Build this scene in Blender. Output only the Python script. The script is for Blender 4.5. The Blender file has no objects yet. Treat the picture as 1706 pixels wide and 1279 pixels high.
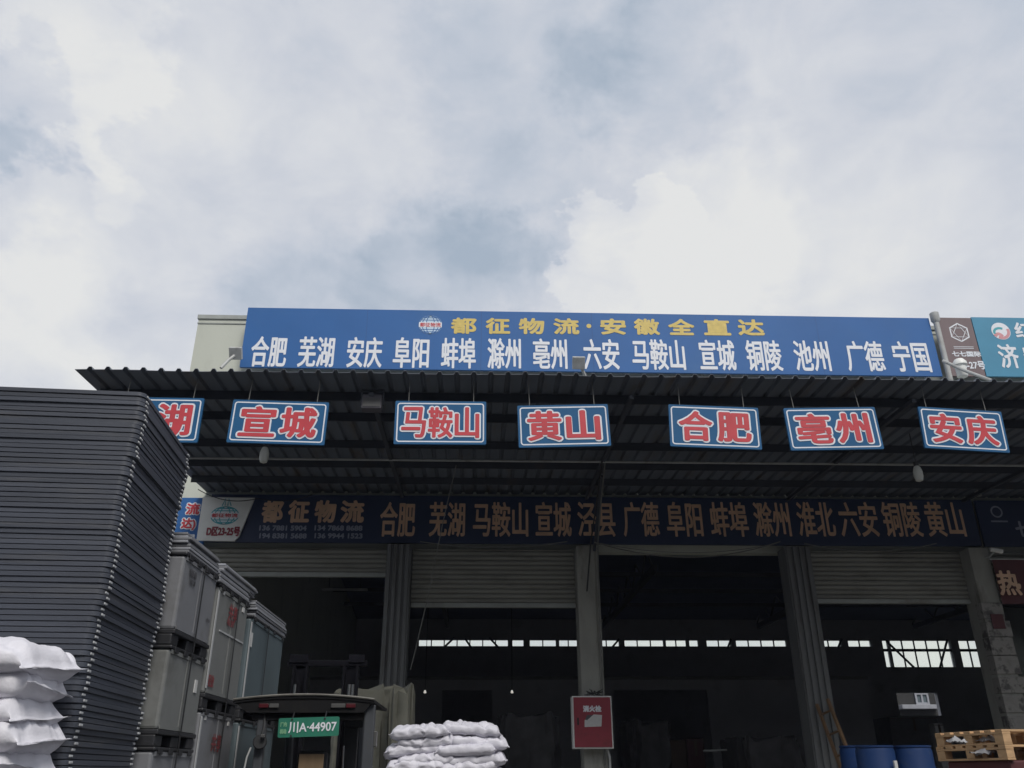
import bpy, bmesh, math, random
from mathutils import Vector, Matrix, noise
random.seed(7)
S = bpy.context.scene
COL = S.collection

# ------------------------------------------------------------------ camera
F = 1400.0                       # focal length in photo pixels (photo is 1706 x 1279)
PITCH, YAW, ROLL, EYE = math.radians(24.8), math.radians(2.3), math.radians(0.25), 1.6
FW = Vector((math.sin(YAW)*math.cos(PITCH), math.cos(YAW)*math.cos(PITCH), math.sin(PITCH)))
_r = Vector((math.cos(YAW), -math.sin(YAW), 0)); _u = _r.cross(FW)
RT = _r*math.cos(ROLL) - _u*math.sin(ROLL)
UP = _u*math.cos(ROLL) + _r*math.sin(ROLL)
CAM = Vector((0, 0, EYE))
cd = bpy.data.cameras.new('camera'); cam = bpy.data.objects.new('camera', cd); COL.objects.link(cam)
cd.sensor_width = 36; cd.lens = F/1706*36; cd.clip_end = 3000; cd.clip_start = 0.05
cam.matrix_world = Matrix(((RT.x, UP.x, -FW.x, 0), (RT.y, UP.y, -FW.y, 0), (RT.z, UP.z, -FW.z, EYE), (0, 0, 0, 1)))
S.camera = cam
def ray(px, py): return FW*F + RT*(px-853) + UP*(639.5-py)
def onY(px, py, Y): d = ray(px, py); return CAM + d*(Y/d.y)
def onX(px, py, X): d = ray(px, py); return CAM + d*(X/d.x)
def onZ(px, py, Z): d = ray(px, py); return CAM + d*((Z-EYE)/d.z)

# ------------------------------------------------------------------ light
S.view_settings.view_transform = 'Standard'; S.view_settings.look = 'None'
S.view_settings.exposure = 0.0; S.view_settings.gamma = 1
SUN_EL, SUN_AZ = math.radians(47), math.radians(160)      # azimuth clockwise from +Y: behind the camera, a little to the right
W = bpy.data.worlds.new('World'); S.world = W; W.use_nodes = True
def build_world():
    nt = W.node_tree; N = nt.nodes; L = nt.links; N.clear()
    def n(t, **k):
        x = N.new(t)
        for a, b in k.items(): setattr(x, a, b)
        return x
    def math_(op, a, b=None):
        x = n('ShaderNodeMath', operation=op)
        for i, v in enumerate((a, b)):
            if v is None: continue
            if isinstance(v, (int, float)): x.inputs[i].default_value = v
            else: L.new(v, x.inputs[i])
        return x.outputs[0]
    tc = n('ShaderNodeTexCoord'); d = tc.outputs['Generated']
    def noise_(vec, scale, detail, rough=0.55, dist=0.0):
        x = n('ShaderNodeTexNoise'); x.inputs['Scale'].default_value = scale
        x.inputs['Detail'].default_value = detail; x.inputs['Roughness'].default_value = rough
        x.inputs['Distortion'].default_value = dist
        L.new(vec, x.inputs['Vector']); return x
    # flatten the direction a little so that the clouds stretch sideways
    mp = n('ShaderNodeMapping'); mp.inputs['Scale'].default_value = (1.0, 1.0, 1.5); L.new(d, mp.inputs['Vector'])
    big = noise_(mp.outputs[0], 2.6, 7, 0.52, 0.25)
    fine = noise_(mp.outputs[0], 8.0, 10, 0.6, 0.4)
    warp = noise_(mp.outputs[0], 7.0, 10, 0.62)
    wv = n('ShaderNodeVectorMath', operation='SUBTRACT'); L.new(warp.outputs['Color'], wv.inputs[0]); wv.inputs[1].default_value = (.5, .5, .5)
    ws = n('ShaderNodeVectorMath', operation='SCALE'); L.new(wv.outputs[0], ws.inputs[0]); ws.inputs['Scale'].default_value = 0.27
    wd = n('ShaderNodeVectorMath', operation='ADD'); L.new(d, wd.inputs[0]); L.new(ws.outputs[0], wd.inputs[1])
    wn = n('ShaderNodeVectorMath', operation='NORMALIZE'); L.new(wd.outputs[0], wn.inputs[0])
    acc = math_('MULTIPLY_ADD', big.outputs['Fac'], 0.8); acc.node.inputs[2].default_value = 0.10
    acc = math_('ADD', acc, math_('MULTIPLY', math_('SUBTRACT', fine.outputs['Fac'], 0.5), 0.7))
    # cloud masses: (photo direction, radius in degrees inner, outer, brightness)
    blobs = [((1130, 420), 4.0, 9.5, .11), ((1040, 450), 5.3, 5.9, .17), ((1180, 400), 4.5, 7.5, .06), ((1340, 380), 4, 13, .12), ((1620, 420), 4, 11, .12),
             ((850, 345), .5, 6.0, -.13), ((800, 400), .5, 5.5, -.05), ((760, 465), 3.0, 7.5, -.22), ((540, 500), 2, 8, -.16), ((330, 420), 1, 9, -.08),
             ((860, 110), 2, 9, -.24), ((1080, 130), 1, 7, -.18), ((640, 30), 1, 8, -.08), ((0, 210), 3.2, 4.4, -.2), ((120, 110), 4, 6, .20),
             ((330, 260), 3, 10, .08), ((180, 480), 2, 9, .12), ((640, 240), 2, 8, .10), ((880, 240), 2, 5, .08), ((1400, 110), 2, 9, .0), ((1650, 150), 3, 10, .0),
             ((60, 560), 2, 7, .14), ((230, 130), 2, 9, .05), ((1300, 490), 2, 8, .08), ((45, 75), .5, 1.6, -.16), ((170, 290), .6, 2.0, .14),
             ((60, 700), 3, 14, .16), ((700, 1180), 4, 20, .25), ((1500, 1150), 4, 20, .25)]
    for (p, r0, r1, amp) in blobs:
        v = ray(*p).normalized()
        dp = n('ShaderNodeVectorMath', operation='DOT_PRODUCT'); L.new(wn.outputs[0], dp.inputs[0]); dp.inputs[1].default_value = v
        mr = n('ShaderNodeMapRange', interpolation_type='SMOOTHSTEP')
        L.new(dp.outputs['Value'], mr.inputs['Value'])
        mr.inputs['From Min'].default_value = math.cos(math.radians(r1)); mr.inputs['From Max'].default_value = math.cos(math.radians(r0))
        mr.inputs['To Min'].default_value = 0; mr.inputs['To Max'].default_value = amp
        acc = math_('ADD', acc, mr.outputs[0])
    cr = n('ShaderNodeValToRGB'); L.new(acc, cr.inputs[0])
    e = cr.color_ramp.elements
    e[0].position = .12; e[0].color = (.40, .475, .575, 1)
    e[1].position = .86; e[1].color = (.82, .825, .82, 1)
    for pos, c in ((.34, (.55, .60, .685, 1)), (.50, (.64, .67, .735, 1)), (.66, (.72, .74, .78, 1))):
        x = e.new(pos); x.color = c
    sky = n('ShaderNodeTexSky', sky_type='NISHITA', sun_disc=False)
    sky.sun_elevation = SUN_EL; sky.sun_rotation = SUN_AZ; sky.air_density = 1.5; sky.dust_density = 3
    b1 = n('ShaderNodeBackground'); L.new(sky.outputs[0], b1.inputs[0]); b1.inputs[1].default_value = 0.08
    b2 = n('ShaderNodeBackground'); L.new(cr.outputs[0], b2.inputs[0]); b2.inputs[1].default_value = 1.0
    mx = n('ShaderNodeMixShader'); mx.inputs[0].default_value = .93
    L.new(b1.outputs[0], mx.inputs[1]); L.new(b2.outputs[0], mx.inputs[2])
    out = n('ShaderNodeOutputWorld'); L.new(mx.outputs[0], out.inputs[0])
build_world()
sd = bpy.data.lights.new('sun', 'SUN'); sd.energy = 2.2; sd.angle = math.radians(20); sd.color = (1, .96, .90)
sun = bpy.data.objects.new('sun', sd); COL.objects.link(sun)
sv = Vector((math.sin(SUN_AZ)*math.cos(SUN_EL), math.cos(SUN_AZ)*math.cos(SUN_EL), math.sin(SUN_EL)))
sun.rotation_euler = sv.to_track_quat('Z', 'Y').to_euler()

# ------------------------------------------------------------------ materials
def mat(name, col, rough=.6, var=.12, scale=3.0, bump=0.0, bscale=40.0, metal=0.0, stretch=(1, 1, 1), dirt=None, dscale=1.2, dlo=.5, dhi=.75, emit=None, spec=None, objvar=0.0):
    m = bpy.data.materials.new(name); m.use_nodes = True
    nt = m.node_tree; N = nt.nodes; L = nt.links
    b = N['Principled BSDF']; b.inputs['Roughness'].default_value = rough; b.inputs['Metallic'].default_value = metal
    if spec is not None: b.inputs['Specular IOR Level'].default_value = spec
    g = N.new('ShaderNodeNewGeometry'); mp = N.new('ShaderNodeMapping'); mp.inputs['Scale'].default_value = stretch
    L.new(g.outputs['Position'], mp.inputs['Vector'])
    nz = N.new('ShaderNodeTexNoise'); nz.inputs['Scale'].default_value = scale; nz.inputs['Detail'].default_value = 6
    L.new(mp.outputs[0], nz.inputs['Vector'])
    mr = N.new('ShaderNodeMapRange'); L.new(nz.outputs['Fac'], mr.inputs['Value'])
    mr.inputs['From Min'].default_value = .25; mr.inputs['From Max'].default_value = .75
    mr.inputs['To Min'].default_value = 1-var; mr.inputs['To Max'].default_value = 1+var
    vm = N.new('ShaderNodeVectorMath'); vm.operation = 'SCALE'; vm.inputs[0].default_value = col[:3]; L.new(mr.outputs[0], vm.inputs['Scale'])
    c = vm.outputs[0]
    if objvar:
        oi = N.new('ShaderNodeObjectInfo'); m4 = N.new('ShaderNodeMapRange'); L.new(oi.outputs['Random'], m4.inputs['Value'])
        m4.inputs['To Min'].default_value = 1-objvar; m4.inputs['To Max'].default_value = 1+objvar
        v4 = N.new('ShaderNodeVectorMath'); v4.operation = 'SCALE'; L.new(c, v4.inputs[0]); L.new(m4.outputs[0], v4.inputs['Scale']); c = v4.outputs[0]
    if dirt:
        n2 = N.new('ShaderNodeTexNoise'); n2.inputs['Scale'].default_value = dscale; n2.inputs['Detail'].default_value = 8; n2.inputs['Roughness'].default_value = .65
        L.new(mp.outputs[0], n2.inputs['Vector'])
        m2 = N.new('ShaderNodeMapRange'); m2.interpolation_type = 'SMOOTHSTEP'; L.new(n2.outputs['Fac'], m2.inputs['Value'])
        m2.inputs['From Min'].default_value = dlo; m2.inputs['From Max'].default_value = dhi
        mx = N.new('ShaderNodeMixRGB'); L.new(m2.outputs[0], mx.inputs['Fac']); L.new(c, mx.inputs['Color1']); mx.inputs['Color2'].default_value = (*dirt, 1)
        c = mx.outputs[0]
    L.new(c, b.inputs['Base Color'])
    if bump:
        n3 = N.new('ShaderNodeTexNoise'); n3.inputs['Scale'].default_value = bscale; n3.inputs['Detail'].default_value = 4
        L.new(mp.outputs[0], n3.inputs['Vector'])
        bp = N.new('ShaderNodeBump'); bp.inputs['Strength'].default_value = bump; bp.inputs['Distance'].default_value = .01
        L.new(n3.outputs['Fac'], bp.inputs['Height']); L.new(bp.outputs[0], b.inputs['Normal'])
    if emit:
        b.inputs['Emission Color'].default_value = (*emit[0], 1); b.inputs['Emission Strength'].default_value = emit[1]
    return m
M = {}
M['asphalt'] = mat('asphalt', (.06, .06, .062), .9, .25, .8, .5, 60, dirt=(.10, .095, .085))
M['concrete'] = mat('concrete', (.22, .215, .20), .85, .18, 2.2, .3, 30, dirt=(.10, .095, .085), dscale=2.2)
M['column_grey'] = mat('column_grey', (.14, .145, .145), .65, .12, 2, .1, 20, stretch=(4, 4, .4), dirt=(.075, .072, .065), dscale=1.6)
M['column_plaster'] = mat('column_plaster', (.30, .30, .27), .8, .15, 3, .2, 25, stretch=(2, 2, .6), dirt=(.13, .12, .10), dscale=1.8)
M['wrapped'] = mat('wrapped', (.27, .26, .24), .75, .2, 5, .3, 20, dirt=(.09, .085, .08), dscale=5, dlo=.48, dhi=.62)
M['wall_green'] = mat('wall_green', (.52, .54, .47), .7, .05, 1.2, .1, 30, stretch=(1, 1, .35), dirt=(.36, .37, .32), dscale=1.6, dlo=.52, dhi=.8)
M['trim_grey'] = mat('trim_grey', (.33, .35, .33), .6, .12, 4, dirt=(.20, .19, .16))
M['inner_wall'] = mat('inner_wall', (.5, .5, .52), .85, .15, .7, .1, 20, dirt=(.35, .35, .36), dscale=.7)
M['dark_steel'] = mat('dark_steel', (.045, .052, .065), .6, .2, 3, dirt=(.075, .065, .055), dscale=2.5, dlo=.55, dhi=.8)
M['roof_sheet'] = mat('roof_sheet', (.125, .145, .175), .55, .12, 1.5, stretch=(3, .5, 1), dirt=(.12, .10, .085), dscale=1.3)
M['inner_roof'] = mat('inner_roof', (.12, .15, .25), .7, .12, 1.5)
M['shutter'] = mat('shutter', (.25, .25, .22), .5, .12, 1.2, stretch=(.8, 1, 3), dirt=(.13, .125, .11), dscale=1.4, dlo=.45, dhi=.8)
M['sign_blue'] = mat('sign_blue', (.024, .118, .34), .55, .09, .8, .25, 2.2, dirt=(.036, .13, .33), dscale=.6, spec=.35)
M['seam_blue'] = mat('seam_blue', (.02, .085, .25), .6, .1, 2)
M['hang_blue'] = mat('hang_blue', (.011, .098, .235), .6, .10, 3, .3, 3.0, spec=.3)
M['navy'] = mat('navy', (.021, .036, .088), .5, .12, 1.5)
M['white_vinyl'] = mat('white_vinyl', (.74, .76, .80), .5, .05, 4)
M['white_border'] = mat('white_border', (.72, .75, .80), .5, .04, 4)
M['gold'] = mat('gold', (.62, .47, .12), .5, .15, 8)
M['orange'] = mat('orange', (.72, .47, .31), .55, .18, 4)
M['phone_grey'] = mat('phone_grey', (.30, .33, .42), .6, .1, 8)
M['red_vinyl'] = mat('red_vinyl', (.52, .040, .055), .55, .1, 5)
M['deep_red'] = mat('deep_red', (.27, .028, .045), .5, .12, 4, dirt=(.19, .028, .036), dscale=4)
M['dark_red'] = mat('dark_red', (.085, .02, .022), .7, .15, 3)
M['white_panel'] = mat('white_panel', (.78, .79, .76), .45, .05, 3, dirt=(.52, .52, .48), dscale=3, dlo=.55, dhi=.8)
M['pale_blue'] = mat('pale_blue', (.50, .64, .76), .5, .05, 6)
M['teal'] = mat('teal', (.05, .24, .38), .5, .08, 2)
M['brown_sign'] = mat('brown_sign', (.16, .115, .12), .5, .12, 2.5, stretch=(3, 1, .6))
M['pink'] = mat('pink', (.60, .28, .30), .5, .1, 10)
M['logo_teal'] = mat('logo_teal', (.06, .36, .42), .5, .1, 10)
M['black_plastic'] = mat('black_plastic', (.056, .063, .082), .5, .22, 2.5, .12, 60, stretch=(.35, .35, 5), dirt=(.085, .088, .098), dscale=3.5, dlo=.52, dhi=.75, objvar=.15)
M['crate_black'] = mat('crate_black', (.025, .026, .03), .5, .2, 4, .1, 40)
M['black_rubber'] = mat('black_rubber', (.02, .021, .023), .6, .2, 6, .2, 30)
M['clip'] = mat('clip', (.52, .53, .54), .4, .2, 9)
M['grey_plastic'] = mat('grey_plastic', (.19, .195, .21), .55, .10, 2.5, .1, 40, dirt=(.14, .14, .14), dscale=3, dlo=.5, dhi=.75)
M['green_grey'] = mat('green_grey', (.18, .186, .182), .6, .12, 3, .1, 40, dirt=(.125, .128, .122), dscale=3)
M['slate'] = mat('slate', (.095, .125, .14), .55, .14, 3, .1, 40)
M['edge_white'] = mat('edge_white', (.42, .43, .44), .55, .12, 8)
M['sleeve_light'] = mat('sleeve_light', (.30, .31, .34), .5, .12, 4)
M['paper'] = mat('paper', (.55, .55, .54), .7, .08, 20)
M['print_and_shadow'] = mat('print_and_shadow', (.09, .09, .10), .7, .2, 20)  # serves the crate print and the painted shadow at the torn paper
M['faint_red'] = mat('faint_red', (.24, .055, .06), .7, .3, 20)
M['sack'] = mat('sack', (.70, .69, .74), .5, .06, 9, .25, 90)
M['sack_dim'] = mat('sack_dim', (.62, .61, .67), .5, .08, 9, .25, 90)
M['wood'] = mat('wood', (.50, .32, .17), .75, .2, 6, .2, 40, stretch=(1, 1, 5), dirt=(.33, .20, .10), dscale=4)
M['old_wood'] = mat('old_wood', (.17, .10, .05), .8, .2, 6, .2, 40)
M['drum_blue'] = mat('drum_blue', (.003, .026, .105), .65, .14, 3, spec=.3, dirt=(.02, .04, .10), dscale=6)
M['plate_green'] = mat('plate_green', (.02, .17, .11), .5, .1, 8)
M['plate_pale'] = mat('plate_pale', (.20, .42, .25), .5, .1, 8)
M['forklift_paint'] = mat('forklift_paint', (.010, .010, .011), .8, .2, 5, spec=.2, dirt=(.020, .018, .015), dscale=5, dlo=.5, dhi=.7)
M['forklift_post'] = mat('forklift_post', (.055, .06, .068), .5, .2, 5, dirt=(.05, .05, .05), dscale=5)
M['mast_dark'] = mat('mast_dark', (.007, .007, .010), .85, var=.2, spec=.1)
M['film'] = mat('film', (.34, .34, .35), .4, .1, 9)
M['flood_grey'] = mat('flood_grey', (.10, .095, .11), .7, .15, 8)
M['rim_pale'] = mat('rim_pale', (.14, .135, .12), .6, .3, 14, dirt=(.10, .09, .08), dscale=9)
M['cabinet_red'] = mat('cabinet_red', (.045, .012, .012), .8)
M['dim_brown'] = mat('dim_brown', (.05, .03, .018), .8)
M['lamp_red'] = mat('lamp_red', (.07, .008, .012), .3, .1, 9)
M['lamp_clear'] = mat('lamp_clear', (.08, .08, .078), .3, .1, 9)
M['tarp'] = mat('tarp', (.085, .085, .068), .75, .15, 5, .3, 20, dirt=(.05, .05, .04), dscale=4)
M['cardboard'] = mat('cardboard', (.36, .25, .15), .8, .12, 5, .1, 40, stretch=(6, 6, .6))
M['chrome'] = mat('chrome', (.55, .55, .55), .25, .05, 5, metal=1)
M['galv'] = mat('galv', (.42, .43, .42), .5, .15, 6, dirt=(.25, .23, .20), dscale=4)
M['bulb'] = mat('bulb', (.62, .63, .58), .35, .04, 9)
M['cable'] = mat('cable', (.16, .16, .15), .6, .1, 9)
M['black_cable'] = mat('black_cable', (.02, .02, .02), .6, .1, 9)
M['lit'] = mat('lit', (.8, .8, .8), .5, 0, 1, emit=((1, .98, .9), .55))
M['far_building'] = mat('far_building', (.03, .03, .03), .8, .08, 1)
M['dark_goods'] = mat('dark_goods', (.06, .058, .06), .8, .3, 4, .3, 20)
gm = bpy.data.materials.new('window_glass'); gm.use_nodes = True
_n = gm.node_tree.nodes; _l = gm.node_tree.links; _n.clear()
_t = _n.new('ShaderNodeBsdfTransparent'); _t.inputs[0].default_value = (.93, .97, .92, 1)
_g = _n.new('ShaderNodeBsdfGlossy'); _g.inputs['Roughness'].default_value = .05
_f = _n.new('ShaderNodeFresnel'); _f.inputs[0].default_value = 1.45
_m = _n.new('ShaderNodeMixShader'); _o = _n.new('ShaderNodeOutputMaterial')
_l.new(_f.outputs[0], _m.inputs[0]); _l.new(_t.outputs[0], _m.inputs[1]); _l.new(_g.outputs[0], _m.inputs[2]); _l.new(_m.outputs[0], _o.inputs[0])
M['glass'] = gm

# ------------------------------------------------------------------ helpers
class MB:
    def __init__(s): s.v = []; s.f = []
    def add(s, vs, fs):
        o = len(s.v); s.v += [tuple(v) for v in vs]; s.f += [tuple(i+o for i in f) for f in fs]; return s
    def box(s, x0, x1, y0, y1, z0, z1, T=None):
        vs = [Vector((x, y, z)) for z in (z0, z1) for y in (y0, y1) for x in (x0, x1)]
        if T is not None: vs = [T @ v for v in vs]
        return s.add(vs, [(0, 2, 3, 1), (4, 5, 7, 6), (0, 1, 5, 4), (2, 6, 7, 3), (0, 4, 6, 2), (1, 3, 7, 5)])
    def bbox(s, x0, x1, y0, y1, z0, z1, r=.01, T=None):
        """box with chamfered edges"""
        c = Vector(((x0+x1)/2, (y0+y1)/2, (z0+z1)/2)); h = Vector(((x1-x0)/2, (y1-y0)/2, (z1-z0)/2)); r = min(r, h.x*.9, h.y*.9, h.z*.9)
        bm = bmesh.new(); bmesh.ops.create_cube(bm, size=1)
        for v in bm.verts: v.co = Vector((v.co.x*2*h.x, v.co.y*2*h.y, v.co.z*2*h.z))+c
        bmesh.ops.bevel(bm, geom=list(bm.edges), offset=r, segments=2, affect='EDGES', profile=.5)
        bm.verts.index_update()
        s.add([(T @ v.co) if T is not None else v.co for v in bm.verts], [[v.index for v in f.verts] for f in bm.faces]); bm.free(); return s
    def tube(s, pts, r, n=8, cap=True):
        pts = [Vector(p) for p in pts]; rs = r if isinstance(r, (list, tuple)) else [r]*len(pts)
        rings = []; prev = None
        for i, p in enumerate(pts):
            t = (pts[min(i+1, len(pts)-1)]-pts[max(i-1, 0)]).normalized()
            if prev is None:
                a = Vector((0, 0, 1)) if abs(t.z) < .9 else Vector((1, 0, 0)); prev = t.cross(a).normalized()
            prev = (prev-t*prev.dot(t)).normalized(); b = t.cross(prev)
            rings.append([p+prev*(rs[i]*math.cos(2*math.pi*k/n))+b*(rs[i]*math.sin(2*math.pi*k/n)) for k in range(n)])
        vs = [v for R in rings for v in R]; fs = []
        for i in range(len(rings)-1):
            for k in range(n): a = i*n+k; b_ = i*n+(k+1) % n; fs.append((a, b_, b_+n, a+n))
        if cap: fs += [tuple(range(n-1, -1, -1)), tuple((len(rings)-1)*n+k for k in range(n))]
        return s.add(vs, fs)
    def lathe(s, prof, c, n=20, axis='Z', T=None):
        vs = []; fs = []
        for (r, h) in prof:
            for k in range(n):
                a = 2*math.pi*k/n; p = Vector((r*math.cos(a), r*math.sin(a), h))
                if axis == 'Y': p = Vector((p.x, -p.z, p.y))
                if T is not None: p = T @ p
                vs.append(p+Vector(c))
        for i in range(len(prof)-1):
            for k in range(n): a = i*n+k; b = i*n+(k+1) % n; fs.append((a, b, b+n, a+n))
        fs += [tuple(range(n-1, -1, -1)), tuple((len(prof)-1)*n+k for k in range(n))]
        return s.add(vs, fs)
    def prism(s, poly, y0, y1):
        """poly in (x,z), counter-clockwise seen from -Y, thickness y0..y1"""
        n = len(poly); vs = [Vector((x, y0, z)) for x, z in poly]+[Vector((x, y1, z)) for x, z in poly]
        fs = [tuple(range(n)), tuple(range(2*n-1, n-1, -1))]+[(i+n, (i+1) % n+n, (i+1) % n, i) for i in range(n)]
        return s.add(vs, fs)
    def ribbon(s, pts, w, y, closed=False):
        """flat painted line along (x,z) points at plane y, facing -Y"""
        pts = [Vector(p) for p in pts]; n = len(pts); L = []
        for i in range(n):
            a = pts[i-1] if (closed or i > 0) else pts[i]; b = pts[(i+1) % n] if (closed or i < n-1) else pts[i]
            t = (b-a).normalized(); q = Vector((-t.y, t.x))*w/2; L.append((pts[i]-q, pts[i]+q))
        vs = [Vector((p.x, y, p.y)) for ab in L for p in ab]
        fs = [(2*i, 2*((i+1) % n), 2*((i+1) % n)+1, 2*i+1) for i in range(n if closed else n-1)]
        return s.add(vs, fs)
    def xf(s, T): s.v = [tuple(T @ Vector(v)) for v in s.v]; return s
    def join(s, o): return s.add(o.v, o.f)
def link(o): COL.objects.link(o); return o
def obj(name, mb, m, parent=None, local=False, smooth=False, label=None, sharp=40):
    me = bpy.data.meshes.new(name)
    off = Vector((0, 0, 0)) if (parent is None or local) else wloc(parent)
    me.from_pydata([Vector(v)-off for v in mb.v], [], mb.f); me.update()
    if isinstance(m, str): m = M[m]
    me.materials.append(m)
    if smooth:
        me.polygons.foreach_set('use_smooth', [True]*len(me.polygons)); me.set_sharp_from_angle(angle=math.radians(sharp))
    o = link(bpy.data.objects.new(name, me))
    if parent is not None: o.parent = parent
    if label: o['label'] = label
    return o
def wloc(o):
    v = Vector((0, 0, 0))
    while o is not None: v += o.location; o = o.parent
    return v
def tag(o, label, cat, group=None):
    o['label'] = label; o['category'] = cat
    if group: o['group'] = group
    return o
def thing(name, label, cat, loc=(0, 0, 0), group=None):
    o = link(bpy.data.objects.new(name, None)); o.location = loc; o.empty_display_size = .2
    return tag(o, label, cat, group)
def struct(name, mb, m):
    o = obj(name, mb, m); o['kind'] = 'structure'; return o
def dup(root, delta, label=None, rotz=0):
    r = root.copy(); link(r); r.location = Vector(root.location)+Vector(delta); r.rotation_euler.z = root.rotation_euler.z+rotz
    if label: r['label'] = label
    for ch in list(root.children):
        c = ch.copy(); link(c); c.parent = r
        for g in list(ch.children):
            d = g.copy(); link(d); d.parent = c
    return r
_tc = {}
def glyphs(t):
    if t not in _tc:
        c = bpy.data.curves.new('text', 'FONT'); c.body = t; c.dimensions = '2D'; c.fill_mode = 'FRONT'; c.resolution_u = 4
        o = link(bpy.data.objects.new('text', c)); bpy.context.view_layer.update()
        me = bpy.data.meshes.new_from_object(o.evaluated_get(bpy.context.evaluated_depsgraph_get()))
        vs = [v.co.copy() for v in me.vertices]; fs = [tuple(p.vertices) for p in me.polygons]
        bpy.data.objects.remove(o); bpy.data.curves.remove(c); bpy.data.meshes.remove(me)
        x0 = min(v.x for v in vs); x1 = max(v.x for v in vs); y0 = min(v.y for v in vs); y1 = max(v.y for v in vs)
        _tc[t] = ([((v.x-x0)/(x1-x0), (v.y-y0)/(y1-y0)) for v in vs], fs)
    return _tc[t]
def text(mb, t, x0, x1, z0, z1, y, bold=0.0, n=8, bx=None, T=None, step=.00025):
    """flat lettering fitted into x0..x1, z0..z1 on the plane y, thickened by stacked shifted copies"""
    vs, fs = glyphs(t); bx = bold if bx is None else bx
    offs = [(0, 0)]+([(bx*math.cos(2*math.pi*k/n), bold*math.sin(2*math.pi*k/n)) for k in range(n)] if (bold or bx) else [])
    for i, (ox, oz) in enumerate(offs):
        P = [Vector((x0+bx+v[0]*(x1-x0-2*bx)+ox, y-step*i, z0+bold+v[1]*(z1-z0-2*bold)+oz)) for v in vs]
        if T is not None: P = [T @ p for p in P]
        mb.add(P, fs)
def ptext(mb, t, px0, px1, pt, pb, Y, bold=0.0, **k):
    """lettering whose photo extent is px0..px1 by pt..pb, laid on the wall plane Y"""
    pm = (pt+pb)/2; xm = (px0+px1)/2
    text(mb, t, onY(px0, pm, Y).x, onY(px1, pm, Y).x, onY(xm, pb, Y).z, onY(xm, pt, Y).z, Y, bold, **k)
def rrect(x0, x1, z0, z1, r, n=5):
    P = []
    for cx, cz, a0 in ((x1-r, z0+r, -90), (x1-r, z1-r, 0), (x0+r, z1-r, 90), (x0+r, z0+r, 180)):
        for k in range(n+1):
            a = math.radians(a0+90*k/n); P.append((cx+r*math.cos(a), cz+r*math.sin(a)))
    return P
def ell(cx, cz, rx, rz, n=28, a0=0, a1=360): return [(cx+rx*math.cos(math.radians(a0+(a1-a0)*k/n)), cz+rz*math.sin(math.radians(a0+(a1-a0)*k/n))) for k in range(n)]
def sag(a, b, drop, n=14):
    a = Vector(a); b = Vector(b); return [a.lerp(b, k/n)-Vector((0, 0, drop*4*(k/n)*(1-k/n))) for k in range(n+1)]

# ------------------------------------------------------------------ ground
g = MB(); g.add([(-150, -120, 0), (150, -120, 0), (150, 180, 0), (-150, 180, 0)], [(0, 1, 2, 3)])
struct('ground', g, 'asphalt')

# unseen warehouse row, added behind the camera to block the low sky
b = MB(); b.box(-60, 60, -26, -14, 0, 9.5); b.box(-60, 60, -14.4, -11, 6.0, 6.15)
for k in range(13): b.box(-55+9*k, -54.6+9*k, -14.3, -14.003, 0, 5.99)
struct('unseen_shade_building', b, 'column_grey')

# ------------------------------------------------------------------ warehouse
YF = 15.0                        # facade plane
XL, XR = -5.82, 24.0
DOCK = 1.0
bld = thing('warehouse', 'pale warehouse with open dock doors, grey roller shutters and a strip of far windows', 'warehouse', (0, YF, 0))
b = MB(); b.box(XL, XR, 9.3, 46, .0, DOCK); obj('dock_platform', b, 'concrete', bld)
YB = 15.35                       # front wall face behind sign and shutters
ZH = 5.30                        # lintel height
b = MB(); b.box(XL, XR, YB, YB+.25, ZH, 10.08); b.box(XL, -5.2, YB+.003, YB+.247, DOCK, ZH); obj('front_wall', b, 'wall_green', bld)
b = MB(); b.box(XL-.02, XR, YB-.03, YB+.3, 10.08, 10.17); b.box(XL-.01, XR, YB-.015, YB-.003, 9.97, 9.995); obj('parapet_cap', b, 'trim_grey', bld)
b = MB(); b.box(XL, XL+.2, YB+.26, 40, DOCK, 10.0); obj('side_wall', b, 'wall_green', bld)
b = MB(); b.box(XR-.2, XR, YB+.26, 40, DOCK, 10.0); obj('side_wall', b, 'wall_green', bld)
# roof over the hall: a low gable of profiled sheet
b = MB(); ym = 27.5
for (ya, za, yb, zb) in ((YB+.26, 8.6, ym, 9.9), (ym, 9.9, 40.4, 8.0)):
    b.add([(XL, ya, za), (XR, ya, za), (XR, yb, zb), (XL, yb, zb), (XL, ya, za+.08), (XR, ya, za+.08), (XR, yb, zb+.08), (XL, yb, zb+.08)],
          [(0, 1, 2, 3), (7, 6, 5, 4), (0, 4, 5, 1), (2, 6, 7, 3), (1, 5, 6, 2), (0, 3, 7, 4)])
obj('hall_roof', b, 'inner_roof', bld)
for x in (-1.4, 5.8, 13.0, 20.4):
    b = MB(); b.box(x-.08, x+.08, YB+.3, ym, 8.2, 8.42); b.box(x-.08, x+.08, ym, 39.7, 7.6, 7.82)
    for k in range(12):
        y0 = YB+.5+k*2; zz = 8.42 if y0 < ym else 7.82
        b.tube([(x, y0, zz), (x, y0+1, zz+.75)], .04, 5); b.tube([(x, y0+2, zz), (x, y0+1, zz+.75)], .04, 5)
    obj('roof_truss', b, 'dark_steel', bld)
for k, y in enumerate((18, 21, 24, 30, 33, 36)):
    b = MB(); b.box(XL+.2, XR-.2, y-.05, y+.05, 8.55, 8.7) if y < 29 else b.box(XL+.2, XR-.2, y-.05, y+.05, 7.95, 8.1)
    obj('roof_purlin', b, 'dark_steel', bld)
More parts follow.
